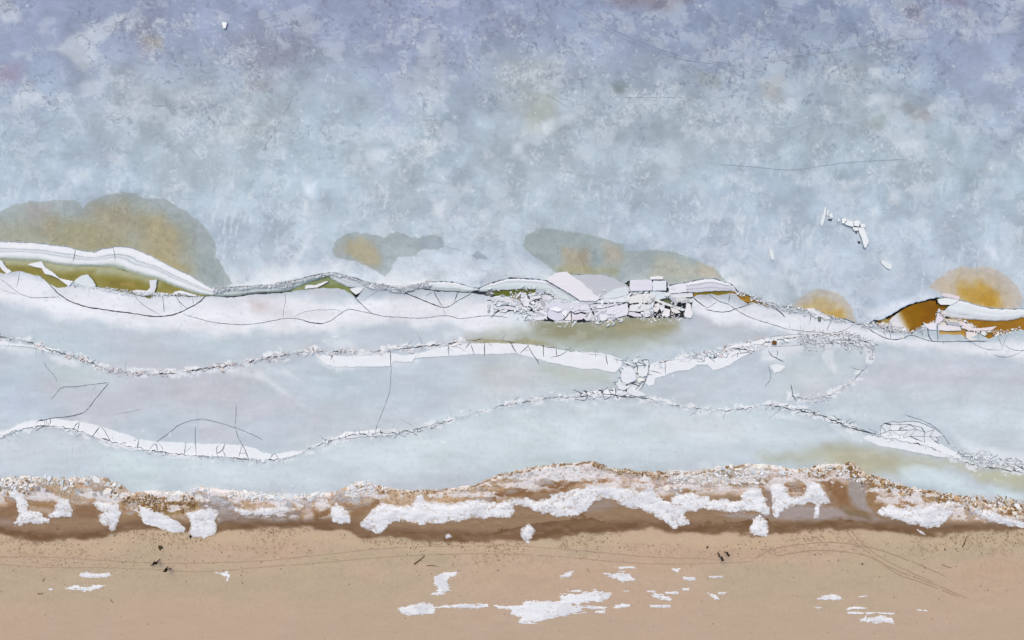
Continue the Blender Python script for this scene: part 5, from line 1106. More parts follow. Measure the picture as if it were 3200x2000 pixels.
def protos(mat, base, round_=False):
    L = []
    for k in range(9):
        me = chip_mesh(base + k, 4 + k % 4, round_); me.materials.append(mat); L.append(me)
    return L
M_PINK = frag_mat('pinkish_crushed_ice', [(186, 172, 172), (210, 202, 206), (160, 152, 156), (226, 222, 228), (196, 190, 196)])
CH_P = protos(M_PINK, 500); CH_W = protos(M_FRAG, 100); CH_G = protos(M_FRAGGREY, 200); CH_B = protos(M_BROWN, 300, True); CH_F = protos(M_FOOT, 400, True)
M_MASS = vcol_mat('crushed_ice_mass', rough=0.65, spec=.2, nscale=3, namt=.06, bscale=6, bump=.3, bdist=.03)
PAL = {'P': [(186, 172, 172), (210, 202, 206), (160, 152, 156), (226, 222, 228)], 'W': [(200, 210, 222), (228, 231, 240), (214, 220, 232), (188, 198, 208)], 'G': [(176, 182, 192), (208, 214, 226), (222, 226, 236), (160, 166, 176)], 'B': [(128, 98, 60), (176, 142, 100), (205, 188, 172), (96, 70, 42)], 'F': [(226, 226, 232), (232, 226, 220), (205, 200, 198), (180, 160, 140)]}
def rubble(line, label, count, width, smin, smax, kit='W', zf=None, name='rubble_seam', cat='crushed ice', seed=1, mass=400, maxo=260, elong=1.4, flat=.55, offset=0.0):
    r = random.Random(seed); P, s = resample(line, 2.0); n = normals(P); c0 = P.mean(0)
    pl = []; tries = 0
    cell = {}
    dens = fbm(s / 55, s * 0 + seed, seed + 3, 4); dw = sstep(.40, .60, dens) * .92 + .08
    while len(pl) < count + mass and tries < (count + mass) * 14:
        tries += 1; i = r.randrange(len(P))
        if r.random() > dw[i]: continue
        sz = smin + (smax - smin) * r.random() ** (2.6 if len(pl) < count else 6)
        if len(pl) >= count: sz = r.uniform(smin * .45, smin * 1.1)
        off = max(-1.0, min(1.0, r.gauss(0, .5))) * width * (.35 + .9 * dw[i]) + offset; q = P[i] + n[i] * off + np.array([r.uniform(-1, 1), r.uniform(-1, 1)])
        key = (int(q[0] // 16), int(q[1] // 16)); okk = True
        for a in (-1, 0, 1):
            for b in (-1, 0, 1):
                for (x, y, z_) in cell.get((key[0] + a, key[1] + b), ()):
                    if (x - q[0]) ** 2 + (y - q[1]) ** 2 < (.62 * (z_ + sz)) ** 2: okk = False; break
                if not okk: break
            if not okk: break
        if not okk: continue
        cell.setdefault(key, []).append((q[0], q[1], sz)); t = P[min(i + 3, len(P) - 1)] - P[max(i - 3, 0)]
        pl.append((sz, q[0], q[1], -math.atan2(t[1], t[0]) + r.gauss(0, .9)))
    pl.sort(reverse=True)
    root = empty(name, (float(wx(c0[0])), float(wy(c0[1])), 0), label, cat, 'lines of crushed ice')
    kits = {'P': CH_P, 'W': CH_W, 'G': CH_G, 'B': CH_B, 'F': CH_F}
    MV = []; MF = []; MC = []; base = 0
    zall = zf(np.array([p[1] for p in pl]), np.array([p[2] for p in pl])) if zf else np.full(len(pl), .04)
    for k, (sz, x, y, an) in enumerate(pl):
        kt = kit[r.randrange(len(kit))]; me = kits[kt][r.randrange(9)]
        z = float(zall[k])
        R = sz * S; th = max(.035, min(R * flat, .09)) if sz > smin * 1.0 else R * .5
        el = 1 + (elong - 1) * r.random()
        rot = Matrix.Rotation(an, 4, 'Z') @ Matrix.Rotation(r.gauss(0, .16), 4, 'X') @ Matrix.Rotation(r.gauss(0, .16), 4, 'Y')
        M = Matrix.Translation((float(wx(x)), float(wy(y)), z + th * .45)) @ rot @ Matrix.Diagonal((R * el, R / el ** .5, th * 1.8, 1))
        if k < maxo:
            o = bpy.data.objects.new('ice_chip', me); COL.objects.link(o); o.parent = root
            o.matrix_local = Matrix.Translation((-root.location.x, -root.location.y, 0)) @ M
        else:
            vs_ = [M @ v.co for v in me.vertices]; pc = PAL[kt][r.randrange(4)]; a = alb(np.array(pc) * r.uniform(.96, 1.02))
            MV += [(v.x - root.location.x, v.y - root.location.y, v.z) for v in vs_]; MC += [a] * len(vs_)
            MF += [[i + base for i in p.vertices] for p in me.polygons]; base += len(vs_)
    if MV:
        me = bpy.data.meshes.new('crushed_ice'); me.from_pydata(MV, [], MF); me.update()
        at = me.attributes.new('col', 'FLOAT_COLOR', 'POINT'); c4 = np.ones((len(MV), 4), np.float32); c4[:, :3] = np.array(MC); at.data.foreach_set('color', c4.ravel())
        o = obj('crushed_ice', me, M_MASS, root); o['kind'] = 'stuff'
    return root
pz = lambda x, y: plate_z(x, y) * .6
rubble(SEAM1, 'upper seam of crushed pinkish grey ice running from left edge to the middle', 150, 10, 2.6, 8, 'PPPGW', pz, seed=31, mass=160, elong=1.8)
rubble(SEAM1R, 'crushed ice seam climbing right from the seam junction', 70, 12, 3, 10, 'WWP', pz, seed=33, mass=220)
rubble(LOOP, 'crushed grey seam looping round the right end of a plate', 40, 9, 2.4, 6, 'G', pz, seed=35, mass=150)
rubble(SEAM2, 'long lower seam of crushed ice winding across the whole width', 170, 8, 2.6, 8, 'GWW', pz, seed=37, mass=150, elong=1.9)
rubble(pts('h 1720,1040 1900,1130 2100,1180 2419,1230'), 'sprinkle of small chips at the right end of the lower seam', 60, 22, 2.4, 6, 'WWG', pz, seed=39, mass=260)
rubble(pts('a 2020,925 2300,915 b 0,900 300,870 690,778 860,800 1070,880 1380,925 1500,890 1650,870'), 'line of broken chips along the middle pressure ridge', 130, 8, 2.5, 6, 'WG', lambda x, y: x * 0 + .22, seed=45, mass=700, name='rubble_ridge')
rubble(pts('c -100,1040 60,1020 180,1060 340,1020 700,1040 1100,1040 1180,960 1340,950 1500,980 1660,1010'), 'scatter of small chips filling the rubble heap', 150, 30, 2.6, 7, 'WWG', lambda x, y: x * 0 + .05, seed=47, mass=900, name='rubble_ridge')
rubble(pts('b 2200,1020 c -20,1040 120,1030 260,1060 420,1110 640,1120 900,1090 1130,1010 1250,1000 1400,1010 1560,1030 1660,1060'), 'jumbled angular shards lying on the rubble heap', 110, 44, 5, 14, 'WWWG', lambda x, y: x * 0 + .17, seed=46, mass=60, name='rubble_ridge', elong=2.2, flat=.3)
rubble(pts('d 1080,1225 1180,1300 1330,1330 1420,1310 1500,1260 1600,1200 1660,1130'), 'ragged chips around the rim of the deep amber pool', 60, 12, 2.6, 8, 'WWF', lambda x, y: x * 0 - .02, seed=54, mass=120, name='rubble_ridge')
rubble(pts('c 190,1215 460,1235 800,1225 1080,1180 1300,1180 1640,1195'), 'row of chips along the lower edge of rubble heap', 60, 12, 2.5, 6, 'WF', lambda x, y: x * 0 + .03, seed=48, mass=200, name='rubble_ridge')
rubble(pts('c 2100,940 2300,1010 2419,1065 d 160,1100 300,1120 400,1135 580,1190 850,1250 1000,1260 1100,1290 1300,1325 1480,1290'), 'thin line of chips from the heap to the amber pool', 110, 8, 2.5, 6, 'WG', lambda x, y: x * 0 + .12, seed=49, mass=420, name='rubble_ridge')
rubble(pts('d 1560,1230 1640,1200 1760,1240 1900,1260 2000,1330 2100,1310 2250,1350 2400,1310'), 'chips scattered around the wide amber pool', 50, 10, 2.5, 6, 'WF', lambda x, y: x * 0 - .08, seed=50, mass=200, name='rubble_ridge')
rubble(pts('a 700,880 1000,920 1250,960 1450,970 1700,975 1900,985'), 'crumbs along the lower rim of the left olive pool', 70, 6, 2.2, 5, 'WG', lambda x, y: x * 0 + .06, seed=52, mass=260, name='rubble_ridge')
rubble(pts('d 280,1390 500,1400 800,1420 1000,1440'), 'grey crumbs in the white belt below the golden dome', 50, 26, 2.2, 6, 'WG', lambda x, y: x * 0 + .10, seed=53, mass=300, name='rubble_ridge')
# shore rubble
rubble(pts('i -60,240 100,250 280,250 500,230 700,250 900,270 1000,310'), 'rounded white and tan blocks on the left shore rim', 80, 34, 6, 17, 'FFWB', lambda x, y: shore_z(x, y), seed=61, mass=140, cat='shore rubble', name='shore_rubble')
rubble(pts('i 1460,300 1650,285 1850,310 2016,340 j 200,330 400,330 600,330 820,320 900,270'), 'white angular blocks piled along the centre left shore', 150, 22, 4, 12, 'WWFW', lambda x, y: shore_z(x, y), seed=63, mass=240, cat='shore rubble', name='shore_rubble')
rubble(pts('i 960,410 1100,400 1260,445 1400,430 1540,440'), 'olive brown sandy lumps on the left shore rim', 60, 18, 4, 9, 'B', lambda x, y: shore_z(x, y), seed=65, mass=140, cat='shore rubble', name='shore_rubble')
rubble(pts('j 940,320 1200,345 1400,340 1640,330 1800,290 1900,240 2016,185 k 60,170 300,140 420,110'), 'dark brown crumbs along the centre shore edge', 100, 7, 2.4, 6, 'BBF', lambda x, y: shore_z(x, y), seed=67, mass=200, cat='shore rubble', name='shore_rubble')
rubble(pts('k 640,115 740,160 830,190 880,165 960,190 1050,185 1130,235 1190,185 1210,225 1300,195'), 'crusty brown ridge of sandy ice at mid shore', 120, 7, 2.6, 6, 'B', lambda x, y: shore_z(x, y), seed=69, mass=420, cat='shore rubble', name='shore_rubble')
rubble(pts('k 1220,230 1350,240 1450,220 1560,170 1680,160 1780,190 1850,230 1950,210 2016,200'), 'cluster of white rounded blocks right of mid shore', 80, 40, 5, 14, 'FFW', lambda x, y: shore_z(x, y), seed=71, mass=120, cat='shore rubble', name='shore_rubble')
rubble(pts('l 100,190 240,180 340,170 500,150 640,150 700,190 740,210'), 'white blocks and brown crumbs at the right shore bend', 70, 22, 4, 12, 'FWB', lambda x, y: shore_z(x, y), seed=73, mass=140, cat='shore rubble', name='shore_rubble')
rubble(pts('l 700,170 740,215 900,250 1060,310 1150,320 1300,345 1420,380 1500,390 1640,430 1800,430 1900,460 2050,500'), 'brown sandy rubble crest along the right shore', 190, 20, 4, 11, 'BBBF', lambda x, y: shore_z(x, y), seed=75, mass=400, cat='shore rubble', name='shore_rubble')
# blocks at the seam junction and the little arc on the lake
GJ = 'blocks at the seam junction'
for t, lb, z, tx, ty, col in [
    ('g 1040,330 1070,300 1105,290 1140,310 1160,350 1170,400 1130,430 1085,450 1040,420 1030,380', 'largest round white block at the seam junction', .3, .03, .03, (222, 226, 238)),
    ('g 1030,395 1060,420 1090,450 1070,460 1045,455', 'sliver block left under the round junction block', .18, 0, .05, (222, 224, 236)),
    ('g 1185,330 1210,310 1250,308 1280,330 1270,370 1235,385 1200,378', 'white pentagon block right of the round junction block', .26, .02, .03, (224, 230, 238)),
    ('g 1185,410 1205,390 1235,395 1245,420 1215,430 1195,445', 'small cream block under the pentagon block', .2, .0, .05, (230, 234, 232)),
    ('g 985,450 1020,420 1040,450 1080,470 1120,460 1100,490 1050,510 1010,500', 'flat white block at the lower left of the junction', .16, .0, .03, (220, 226, 234)),
    ('g 1050,245 1090,240 1150,275 1165,290 1130,280 1080,260', 'thin pale splinter at the top of the junction', .16, .0, .0, (220, 222, 232)),
    ('g 1140,235 1160,210 1190,215 1185,245 1150,255', 'small white lump above the junction', .2, 0, 0, (224, 230, 238)),
    ('g 1085,520 1110,495 1180,510 1250,560 1170,568 1105,545', 'long white block on the lower seam under the junction', .2, .0, .03, (222, 226, 236)),
    ('g 1000,545 1040,525 1090,530 1085,550 1030,562', 'flat pale block left under the junction', .14, 0, 0, (218, 222, 232)),
    ('g 1040,285 1075,290 1060,310 1035,300', 'little white chip by the wide white band end', .16, 0, 0, (226, 230, 236))]:
    block(t, lb, z, .3, tx, ty, col, group=GJ)
arc = empty('ice_block_arc', (float(wx(2640)), float(wy(715)), 0), 'short arc of upright white ice blocks on the open lake', 'ice blocks')
for t, z, tx, ty in [('d 655,255 675,250 670,275 655,285', .2, 0, 0), ('d 690,262 712,250 735,262 710,300 692,295', .3, .1, .1), ('d 718,305 745,268 792,285 795,330 765,325', .35, .05, .1), ('d 798,290 830,270 858,285 845,330 805,320', .4, .05, .1),
                     ('d 795,335 845,335 850,360 815,370 795,350', .3, 0, .1), ('d 860,300 905,310 905,335 870,340', .4, .05, .0), ('d 850,350 885,335 905,370 925,430 935,470 910,525 895,520 880,450 860,400', .4, .12, .02), ('d 500,300 515,230 535,140 545,150 530,250 510,325', .2, .1, 0), ('d 555,170 570,180 560,225 548,220', .15, 0, 0), ('d 575,220 600,195 610,240 590,250', .15, 0, 0)]:
    block(t, None, z, .4, tx, ty, (226, 232, 240), parent=arc)
for t in ['d 565,255 605,260 600,270 568,268', 'd 790,310 800,315 796,335 788,330', 'd 825,370 838,375 835,395 825,392', 'd 845,465 870,470 868,488 848,485']:
    P_ = pts(t); me = block_mesh(P_, .09, .1, 0, 0, (30, 34, 38), 77, .3); o = recentre(obj('meltwater_hole', me, M_PLATE)); o.parent = arc; o.location = o.location - arc.location
lump = block('m 1578,162 1612,164 1602,206 1586,204', 'lone bright white ice lump on the upper left lake ice', .25, .3, 0, 0, (236, 240, 246), group='lone lumps on the lake ice')
block('d 1062,648 1110,660 1168,690 1150,735 1110,715 1075,680', 'lone oblong white snow block right of the block arc', .14, .18, 0, 0, (222, 230, 236), group='lone lumps on the lake ice')
block('d 8,540 40,555 55,635 35,642 18,600', 'lone upright white snow streak left of the block arc', .14, .18, 0, 0, (222, 230, 236), group='lone lumps on the lake ice')
# ------------------------------------------------------------------ snow lying on the shore and on the sand
def snow(t, label, amp=7, streak=False, step=1.7, zf=None, holes=.5, tone=(230, 232, 241), seed=1, group='snow patches on the open sand', name='snow_patch', cat='snow patch', thick=.07):
    P = pts(t); g = amp * 1.3 + 4; zf = zf or sand_z
    x0, y0 = P.min(0) - g; x1, y1 = P.max(0) + g
    X, Y = np.meshgrid(np.arange(x0, x1, step), np.arange(y0, y1, step))
    d = sdf_poly(X, Y, P)
    if streak: nz = fbm(X / 22, Y / 3.2, 1100 + seed, 4) * .7 + fbm(X / 6, Y / 4, 1200 + seed, 3) * .3
    else: nz = fbm(X / 22, Y / 15, 1100 + seed, 6, .56)
    f = -d + (1.8 if streak else min(7.0, amp * 1.3)) + amp * (4.0 if streak else 3.4) * (nz - .5) + (3.0 if streak else 9.0) * (fbm(X / 7, Y / 5.5, 1150 + seed, 4, .6) - .5)
    sp = fbm(X / 4.6, Y / 4.2, 1300 + seed, 3); band = sstep(14, 0, f)
    k = f > 0
    keep = k[:-1, :-1] & k[1:, :-1] & k[1:, 1:] & k[:-1, 1:]
    if not keep.any(): return None
    Z = zf(X, Y) + .012 + np.clip(f * .006, 0, thick) * (1 + .5 * (fbm(X / 14, Y / 9, 1500 + seed, 3) - .5)) + .006 * (sp - .5)
    c = np.empty(X.shape + (3,)); c[:] = tone
    c = mixc(c, (208, 209, 220), sstep(.48, .66, fbm(X / 44, Y / 26, 1900 + seed, 3)) * .6)
    g = ground_col(X, Y)                       # thin, melting snow lets the ground show through
    reach = 3.5 if streak else 13.0
    thin = sstep(reach, 0, f); gr = fbm(X / 4.4, Y / (2.6 if streak else 4.0), 1700 + seed, 3)
    c = mixc(c, g * .6 + np.array((196, 190, 192)) * .4, np.clip(sstep(.62 - .34 * thin, .72 - .26 * thin, gr), 0, 1) * (.25 + .65 * thin) * holes)
    c = mixc(c, g, sstep(2.6, .2, f) * .75)
    bare = sstep(.56, .66, fbm(X / 20, Y / (7 if streak else 12), 2000 + seed, 4)) * holes
    c = mixc(c, g * .55 + np.array((200, 198, 206)) * .45, bare * sstep(.46, .6, gr) * .7)
    c = c * (1 + .04 * (fbm(X / 30, Y / 20, 1600 + seed, 3) - .5))[..., None]
    o = recentre(obj(name, grid_mesh(name, X, Y, Z, alb(c), True, keep), M_SNOW)); tag(o, label, cat, group); return o
GS = 'snow drifts on the shore rim'
zsh = lambda x, y: shore_z(x, y) + .02
for k, (t, lb, amp, hl) in enumerate([
    ('i 60,345 130,342 190,370 205,430 222,485 300,512 372,570 340,580 250,576 180,596 130,590 160,540 155,470 140,400', 'narrow white snow tongue at the left end of the shore', 6, .9),
    ('i 480,412 540,416 572,490 560,535 470,540 400,535 440,480 462,440', 'white tent shaped snow patch on the left shore', 4, .8),
    ('i 745,428 850,432 930,450 950,500 930,560 905,632 885,640 870,610 805,580 795,540 840,500 785,460', 'white snow wedge pointing down on the left shore', 5, .9),
    ('i 1112,458 1200,476 1330,540 1400,580 1450,620 1455,662 1350,655 1250,620 1140,590', 'long smooth white snow drift on the left shore', 3, .25),
    ('i 1482,520 1580,490 1680,486 1722,510 1680,560 1705,620 1690,670 1610,695 1530,695 1492,665 1520,590', 'round bright snow mound beside the long left drift', 4, .7),
    ('i 1860,474 1960,492 2016,484 j 150,470 250,472 150,500 30,518 i 1900,514', 'thin white snow strip left of centre shore', 4, .8),
    ('j 602,470 640,432 682,470 740,540 740,578 660,588 604,570', 'white snow teardrop left of the big centre drift', 4, .8),
    ('j 832,592 870,540 912,492 1000,442 1100,456 1232,472 1270,382 1300,368 1330,430 1400,460 1500,456 1600,442 1740,408 1820,440 1900,440 2016,410 k 0,392 100,402 200,430 240,424 200,480 100,452 0,434 j 2016,520 1900,534 1700,540 1600,558 1450,570 1300,580 1180,556 1100,552 1030,600 1000,650 965,668 900,640 842,620', 'long white snow drift along the centre shore', 6, .8),
    ('k 210,440 280,402 380,352 500,342 600,302 700,297 800,312 900,330 970,322 1000,350 1100,312 1130,352 1200,420 1250,440 1350,490 1340,550 1380,580 1340,600 1280,610 1200,570 1120,520 1060,490 1000,460 930,455 860,430 780,392 700,382 640,402 580,480 500,520 330,520 220,485', 'broad white snow drift right of centre with a lower spur', 7, .95),
    ('k 1255,402 1340,362 1420,356 1470,390 1540,390 1560,420 1640,402 1720,430 1800,420 1832,342 1900,302 1960,322 1990,430 2016,470 2016,515 1900,490 1800,490 1700,490 1600,470 1500,460 1430,490 1360,500 1280,450', 'speckled white snow drift left of the shore gully', 6, 1.0),
    ('k 1905,562 1950,532 2000,572 1992,678 1905,680 1872,650', 'small square snow clump on the wet sand right of centre', 5, .8),
    ('k 82,640 130,612 165,642 150,700 122,725 72,690', 'small snow clump on the wet sand at centre', 5, .9),
    ('l 32,282 100,282 130,350 180,402 280,372 310,302 350,262 400,292 450,372 480,420 400,430 300,420 150,460 62,530 40,450', 'forked white snow drift at the right shore gully', 5, .8),
    ('l 382,440 402,450 392,540 362,552 372,500', 'thin snow streak hanging below the forked drift', 3, .8),
    ('l 872,502 950,442 1000,482 1100,482 1200,472 1300,452 1400,428 1450,432 1440,500 1390,560 1350,600 1250,618 1150,590 1050,560 950,548', 'wide white snow drift on the right shore', 6, .9),
    ('l 1452,434 1560,462 1700,540 1830,588 2060,622 2060,596 1850,545 1750,486 1650,474 1550,442', 'long thin snow strip at the right end of the shore', 4, .8),
    ('l 1165,638 1200,650 1235,680 1205,678', 'tiny snow chip below the wide right drift', 2, .3),
    ('j 1492,680 1520,672 1535,695 1505,705', 'tiny snow spot on wet sand under centre drift', 2, .4),
    ]):
    snow(t, lb, amp, False, 1.7, zsh, hl, seed=k, group=GS, name='snow_drift', cat='snow drift', thick=.12)
for k, (t, lb, amp) in enumerate([
    ('i 636,982 700,966 760,985 860,980 902,998 820,1010 700,1016 640,1005', 'grey white oval snow patch on the left sand', 5), ('i 520,1096 600,1080 700,1080 800,1070 852,1070 780,1100 700,1115 560,1106', 'thin snow streak below the left oval patch', 6),
    ('i 1690,975 1800,968 1815,1010 1795,1045 1790,1005 1740,988', 'crooked faint snow patch right of the left walkers', 5), ('j 1400,1000 1480,970 1600,965 1560,1000 1500,1040 1530,1100 1480,1150 1430,1160 1382,1150 1440,1110 1402,1060', 'zigzag snow patch above the long streak at centre', 6),
    ('j 1120,1252 1200,1232 1300,1212 1380,1216 1400,1238 1650,1218 1830,1226 1830,1244 1730,1258 1500,1246 1395,1254 1420,1285 1340,1305 1200,1310 1140,1282', 'wedge shaped snow patch with a long tail at centre', 5), ('j 1870,1232 2016,1236 k 0,1258 j 1930,1256', 'short snow streak left of the largest patch', 4),
    ('k -20,1242 60,1232 110,1192 220,1192 330,1202 400,1182 350,1152 480,1142 620,1132 650,1106 720,1122 800,1145 760,1175 710,1200 500,1216 450,1230 740,1245 730,1260 560,1262 580,1280 480,1300 330,1330 240,1358 100,1380 52,1360 70,1320 -10,1300', 'largest ragged snow patch low on the centre sand', 6),
    ('k 720,985 800,975 870,965 940,1000 960,1040 860,1055 800,1020', 'oval streaky snow patch above the largest patch', 6), ('k 800,932 960,926 975,942 850,946', 'thin snow dash above the oval streaky patch', 3), ('k 370,1002 440,970 478,968 450,1012 390,1022', 'faint small snow patch left of the oval streaky patch', 5),
    ('k 1080,1148 1180,1144 1265,1188 1220,1194 1130,1172', 'slanted snow streak right of the largest patch', 5), ('k 1055,1116 1130,1122 1120,1134 1060,1130', 'tiny snow dash above the slanted streak', 3), ('k 1198,1128 1305,1122 1305,1142 1205,1142', 'short snow dash right of the slanted streak', 3),
    ('k 1335,1010 1445,1016 1435,1036 1350,1034', 'small snow dash upper right of the slanted streak', 4), ('k 1535,1138 1590,1146 1632,1186 1590,1188', 'short slanting snow chip at right centre sand', 3), ('k 795,1238 860,1218 922,1228 900,1252 820,1258', 'small oval snow chip right of the largest patch', 4),
    ('k 1078,1228 1242,1226 1232,1248 1078,1248', 'flat snow dash below the slanted streak', 4), ('k 648,1274 742,1268 722,1292 650,1290', 'small snow dash under the right tip of largest patch', 3), ('k 1255,942 1325,942 1305,968 1265,960', 'little snow smudge below the right walkers', 3), ('k 1545,1004 1655,1002 1650,1016 1550,1014', 'thin faint snow dash far right of centre', 3),
    ('k 1335,1100 1392,1102 1385,1114 1338,1112', 'tiny snow dash right of centre sand', 2), ('k 1615,1128 1695,1126 1675,1146 1620,1142', 'tiny snow dash right of the slanting chip', 3), ('k 435,1116 552,1114 545,1126 440,1128', 'thin snow dash above the largest patch', 3), ('k 865,1112 920,1116 912,1130 880,1124', 'tiny snow chip above the small oval chip', 3),
    ('l 388,1150 540,1148 585,1186 500,1192 378,1182 410,1166', 'double snow dash on the right sand', 4), ('l 606,1250 700,1242 775,1254 700,1266 618,1264', 'snow dash between the right sand patches', 4), ('l 615,1283 745,1283 745,1300 618,1300', 'lower snow dash between the right sand patches', 4),
    ('l 700,1345 760,1320 830,1328 870,1312 972,1328 975,1372 900,1362 820,1372 760,1362 720,1352', 'blocky white snow patch at the lower right sand', 5), ('l 1162,1262 1250,1264 1245,1274 1165,1274', 'lone thin snow dash at far right sand', 3), ('l 758,1288 985,1289 985,1298 760,1298', 'faint thin snow line right of the lower dash', 4), ('l 700,1156 765,1156 760,1168 705,1168', 'faint small snow smudge right of the double dash', 3), ('l 350,1242 420,1242 415,1256 360,1254', 'faint small snow smudge below the double dash', 3), ('i 395,1098 425,1100 420,1112 400,1112', 'tiny snow speck left of the thin left streak', 2)]):
    snow(t, lb, amp, True, 1.5, sand_z, .8, seed=50 + k, thick=.05)

# ------------------------------------------------------------------ pebbles, weed, driftwood
def stones(name, label, n, pos, rmin, rmax, cols, seed):
    r = random.Random(seed); V = []; F = []; C = []
    for k in range(n):
        x, y = pos(r); R = (rmin + (rmax - rmin) * r.random() ** 3) * S; b = len(V)
        z = float(sand_z(np.array(x), np.array(y))); X_, Y_ = float(wx(x)), float(wy(y)); el = r.uniform(.6, 1.6); a = r.uniform(0, 6.3)
        for (u, v) in ((1, 0), (.3, .8), (-.8, .6), (-.9, -.5), (.2, -.9)):
            u *= R * el; v *= R; V.append((X_ + u * math.cos(a) - v * math.sin(a), Y_ + u * math.sin(a) + v * math.cos(a), z - .01))
        V.append((X_, Y_, z + R * .7)); F += [[b + i, b + (i + 1) % 5, b + 5] for i in range(5)]
        c = alb(np.array(cols[r.randrange(len(cols))]) * r.uniform(.85, 1.1)); C += [c] * 6
    me = bpy.data.meshes.new(name); me.from_pydata(V, [], F); me.update()
    at = me.attributes.new('col', 'FLOAT_COLOR', 'POINT'); c4 = np.ones((len(V), 4), np.float32); c4[:, :3] = np.array(C); at.data.foreach_set('color', c4.ravel())
    o = obj(name, me, M_SAND); tag(o, label, 'pebbles', kind='stuff'); return o
def pos_rim(r):
    while True:
        x = r.uniform(-50, 3250); y = float(yline(WET, x)) + r.expovariate(1 / 38.0)
        if r.random() < float(sstep(.36, .6, fbm(np.array(x / 90), np.array(y / 40), 1701, 3))): return x, y
def pos_left(r):
    return (r.gauss(330, 150), r.gauss(1745, 38))
def pos_any(r): return (r.uniform(0, 3200), r.uniform(1690, 2000))
PCOL = [(120, 100, 78), (140, 120, 96), (96, 80, 62), (150, 132, 110)]
stones('pebbles', 'dark pebbles strewn along the wet rim of the sand', 3400, pos_rim, .7, 2.4, PCOL, 3)
stones('pebbles', 'scatter of pebbles around the left walkers', 520, pos_left, .7, 2.2, PCOL, 5)
stones('pebbles', 'sparse pebbles over the dry sand', 420, pos_any, .7, 2.2, PCOL, 7)
M_WOOD = plain_mat('driftwood', (104, 78, 54), .9); M_WEED = plain_mat('dark_weed', (84, 72, 48), .95); M_DARK = plain_mat('wet_debris', (40, 32, 26), .8)
def tube(path, radii, name, mat, parent=None, seg=7):
    V = []; F = []; n = len(path)
    for i, p in enumerate(path):
        p = Vector(p); t = (Vector(path[min(i + 1, n - 1)]) - Vector(path[max(i - 1, 0)])).normalized()
        u = t.cross(Vector((0, 0, 1))); u = u.normalized() if u.length > 1e-4 else Vector((1, 0, 0)); v = t.cross(u)
        for k in range(seg): a = 2 * math.pi * k / seg; V.append(p + (u * math.cos(a) + v * math.sin(a)) * radii[i])
    for i in range(n - 1):
        for k in range(seg): F.append([i * seg + k, i * seg + (k + 1) % seg, (i + 1) * seg + (k + 1) % seg, (i + 1) * seg + k])
    F.append(list(range(seg))[::-1]); F.append([(n - 1) * seg + k for k in range(seg)])
    me = bpy.data.meshes.new(name); me.from_pydata(V, [], F); me.update(); me.polygons.foreach_set('use_smooth', [True] * len(me.polygons))
    return obj(name, me, mat, parent)
def driftwood(t, label, r0, branches=2, seed=1):
    P, s = resample(chaikin(pts(t), 1), 4.0); r = random.Random(seed); c = P[len(P) // 2]
    root = empty('driftwood', (float(wx(c[0])), float(wy(c[1])), float(sand_z(np.array(c[0]), np.array(c[1])))), label, 'driftwood', 'driftwood on the sand')
    path = [(float(wx(p[0])) - root.location.x, float(wy(p[1])) - root.location.y, r0 * .8 + r.uniform(-.01, .02)) for p in P]; n = len(path)
    tube(path, [r0 * (1.15 - .8 * i / max(n - 1, 1)) for i in range(n)], 'stem', M_WOOD, root)
    for k in range(branches):
        i = r.randrange(max(1, n // 4), max(2, n - 1)); a = Vector(path[i]); t_ = Vector(path[min(i + 1, n - 1)]) - Vector(path[max(i - 1, 0)]); t_.normalize()
        d = Matrix.Rotation(r.choice((-1, 1)) * r.uniform(.5, .9), 3, 'Z') @ t_; L = r.uniform(.2, .45)
        tube([a, a + d * L * .5 + Vector((0, 0, .04)), a + d * L + Vector((0, 0, .03))], [r0 * .5, r0 * .38, r0 * .2], 'branch', M_WOOD, root)
driftwood('j 1248,908 1275,888 1300,868 1330,845', 'thick dark driftwood stick on the centre sand', .10, 2, 3)
driftwood('j 1348,922 1390,915 1438,930', 'thin brown twig right of the thick driftwood', .05, 2, 5)
driftwood('l 1525,775 1542,740 1562,690', 'slim driftwood stick on the right sand', .08, 1, 7)
driftwood('i 308,1138 330,1145 352,1136', 'small dark twig at the lower left sand', .06, 1, 9)
driftwood('i 345,1045 358,1025 366,1012', 'short faint twig above the lower left twig', .04, 1, 11)
driftwood('i 880,1185 905,1215', 'pale twig on the bare sand below left walkers', .04, 0, 13)
driftwood('l 1365,912 1400,930 1440,940', 'faint twig beneath the right tyre tracks', .04, 1, 15)
driftwood('k 590,945 612,975', 'thin twig above the faint small snow patch', .04, 0, 17)
driftwood('l 545,890 550,868', 'tiny upright twig under the curved tyre tracks', .04, 0, 19)
def clump(px, py, R, label, mat, seed, n=9):
    r = random.Random(seed); z = float(sand_z(np.array(px), np.array(py)))
    root = empty('debris_clump', (float(wx(px)), float(wy(py)), z), label, 'debris', 'dark debris on the sand')
    for k in range(n):
        a = r.uniform(0, 6.28); d = R * r.random() ** .7 * .7; p = Vector((math.cos(a) * d, math.sin(a) * d, R * .2)); b = r.uniform(0, 6.28); L = R * r.uniform(.5, 1.0)
        e = Vector((math.cos(b) * L, math.sin(b) * L, r.uniform(-.1, .25) * R))
        tube([p - e * .5, p + Vector((0, 0, R * .25)), p + e * .5], [R * .12, R * .22, R * .06], 'strand', mat, root, 6)
clump(503, 1709, .42, 'olive brown weed clump above the left walkers', M_WEED, 1, 14)
clump(596, 1675, .30, 'black debris lump at the tip of the round snow mound', M_DARK, 2, 10)
clump(2208, 1708, .26, 'dark weed tuft left of the right walkers', M_WEED, 3, 9)
clump(2692, 1761, .20, 'small dark clump under the right tyre curve', M_WEED, 4, 7)
clump(2950, 1714, .20, 'small dark clump left of the slim driftwood', M_WEED, 5, 7)
clump(2985, 1714, .16, 'tiny dark clump beside the slim driftwood', M_WEED, 6, 6)
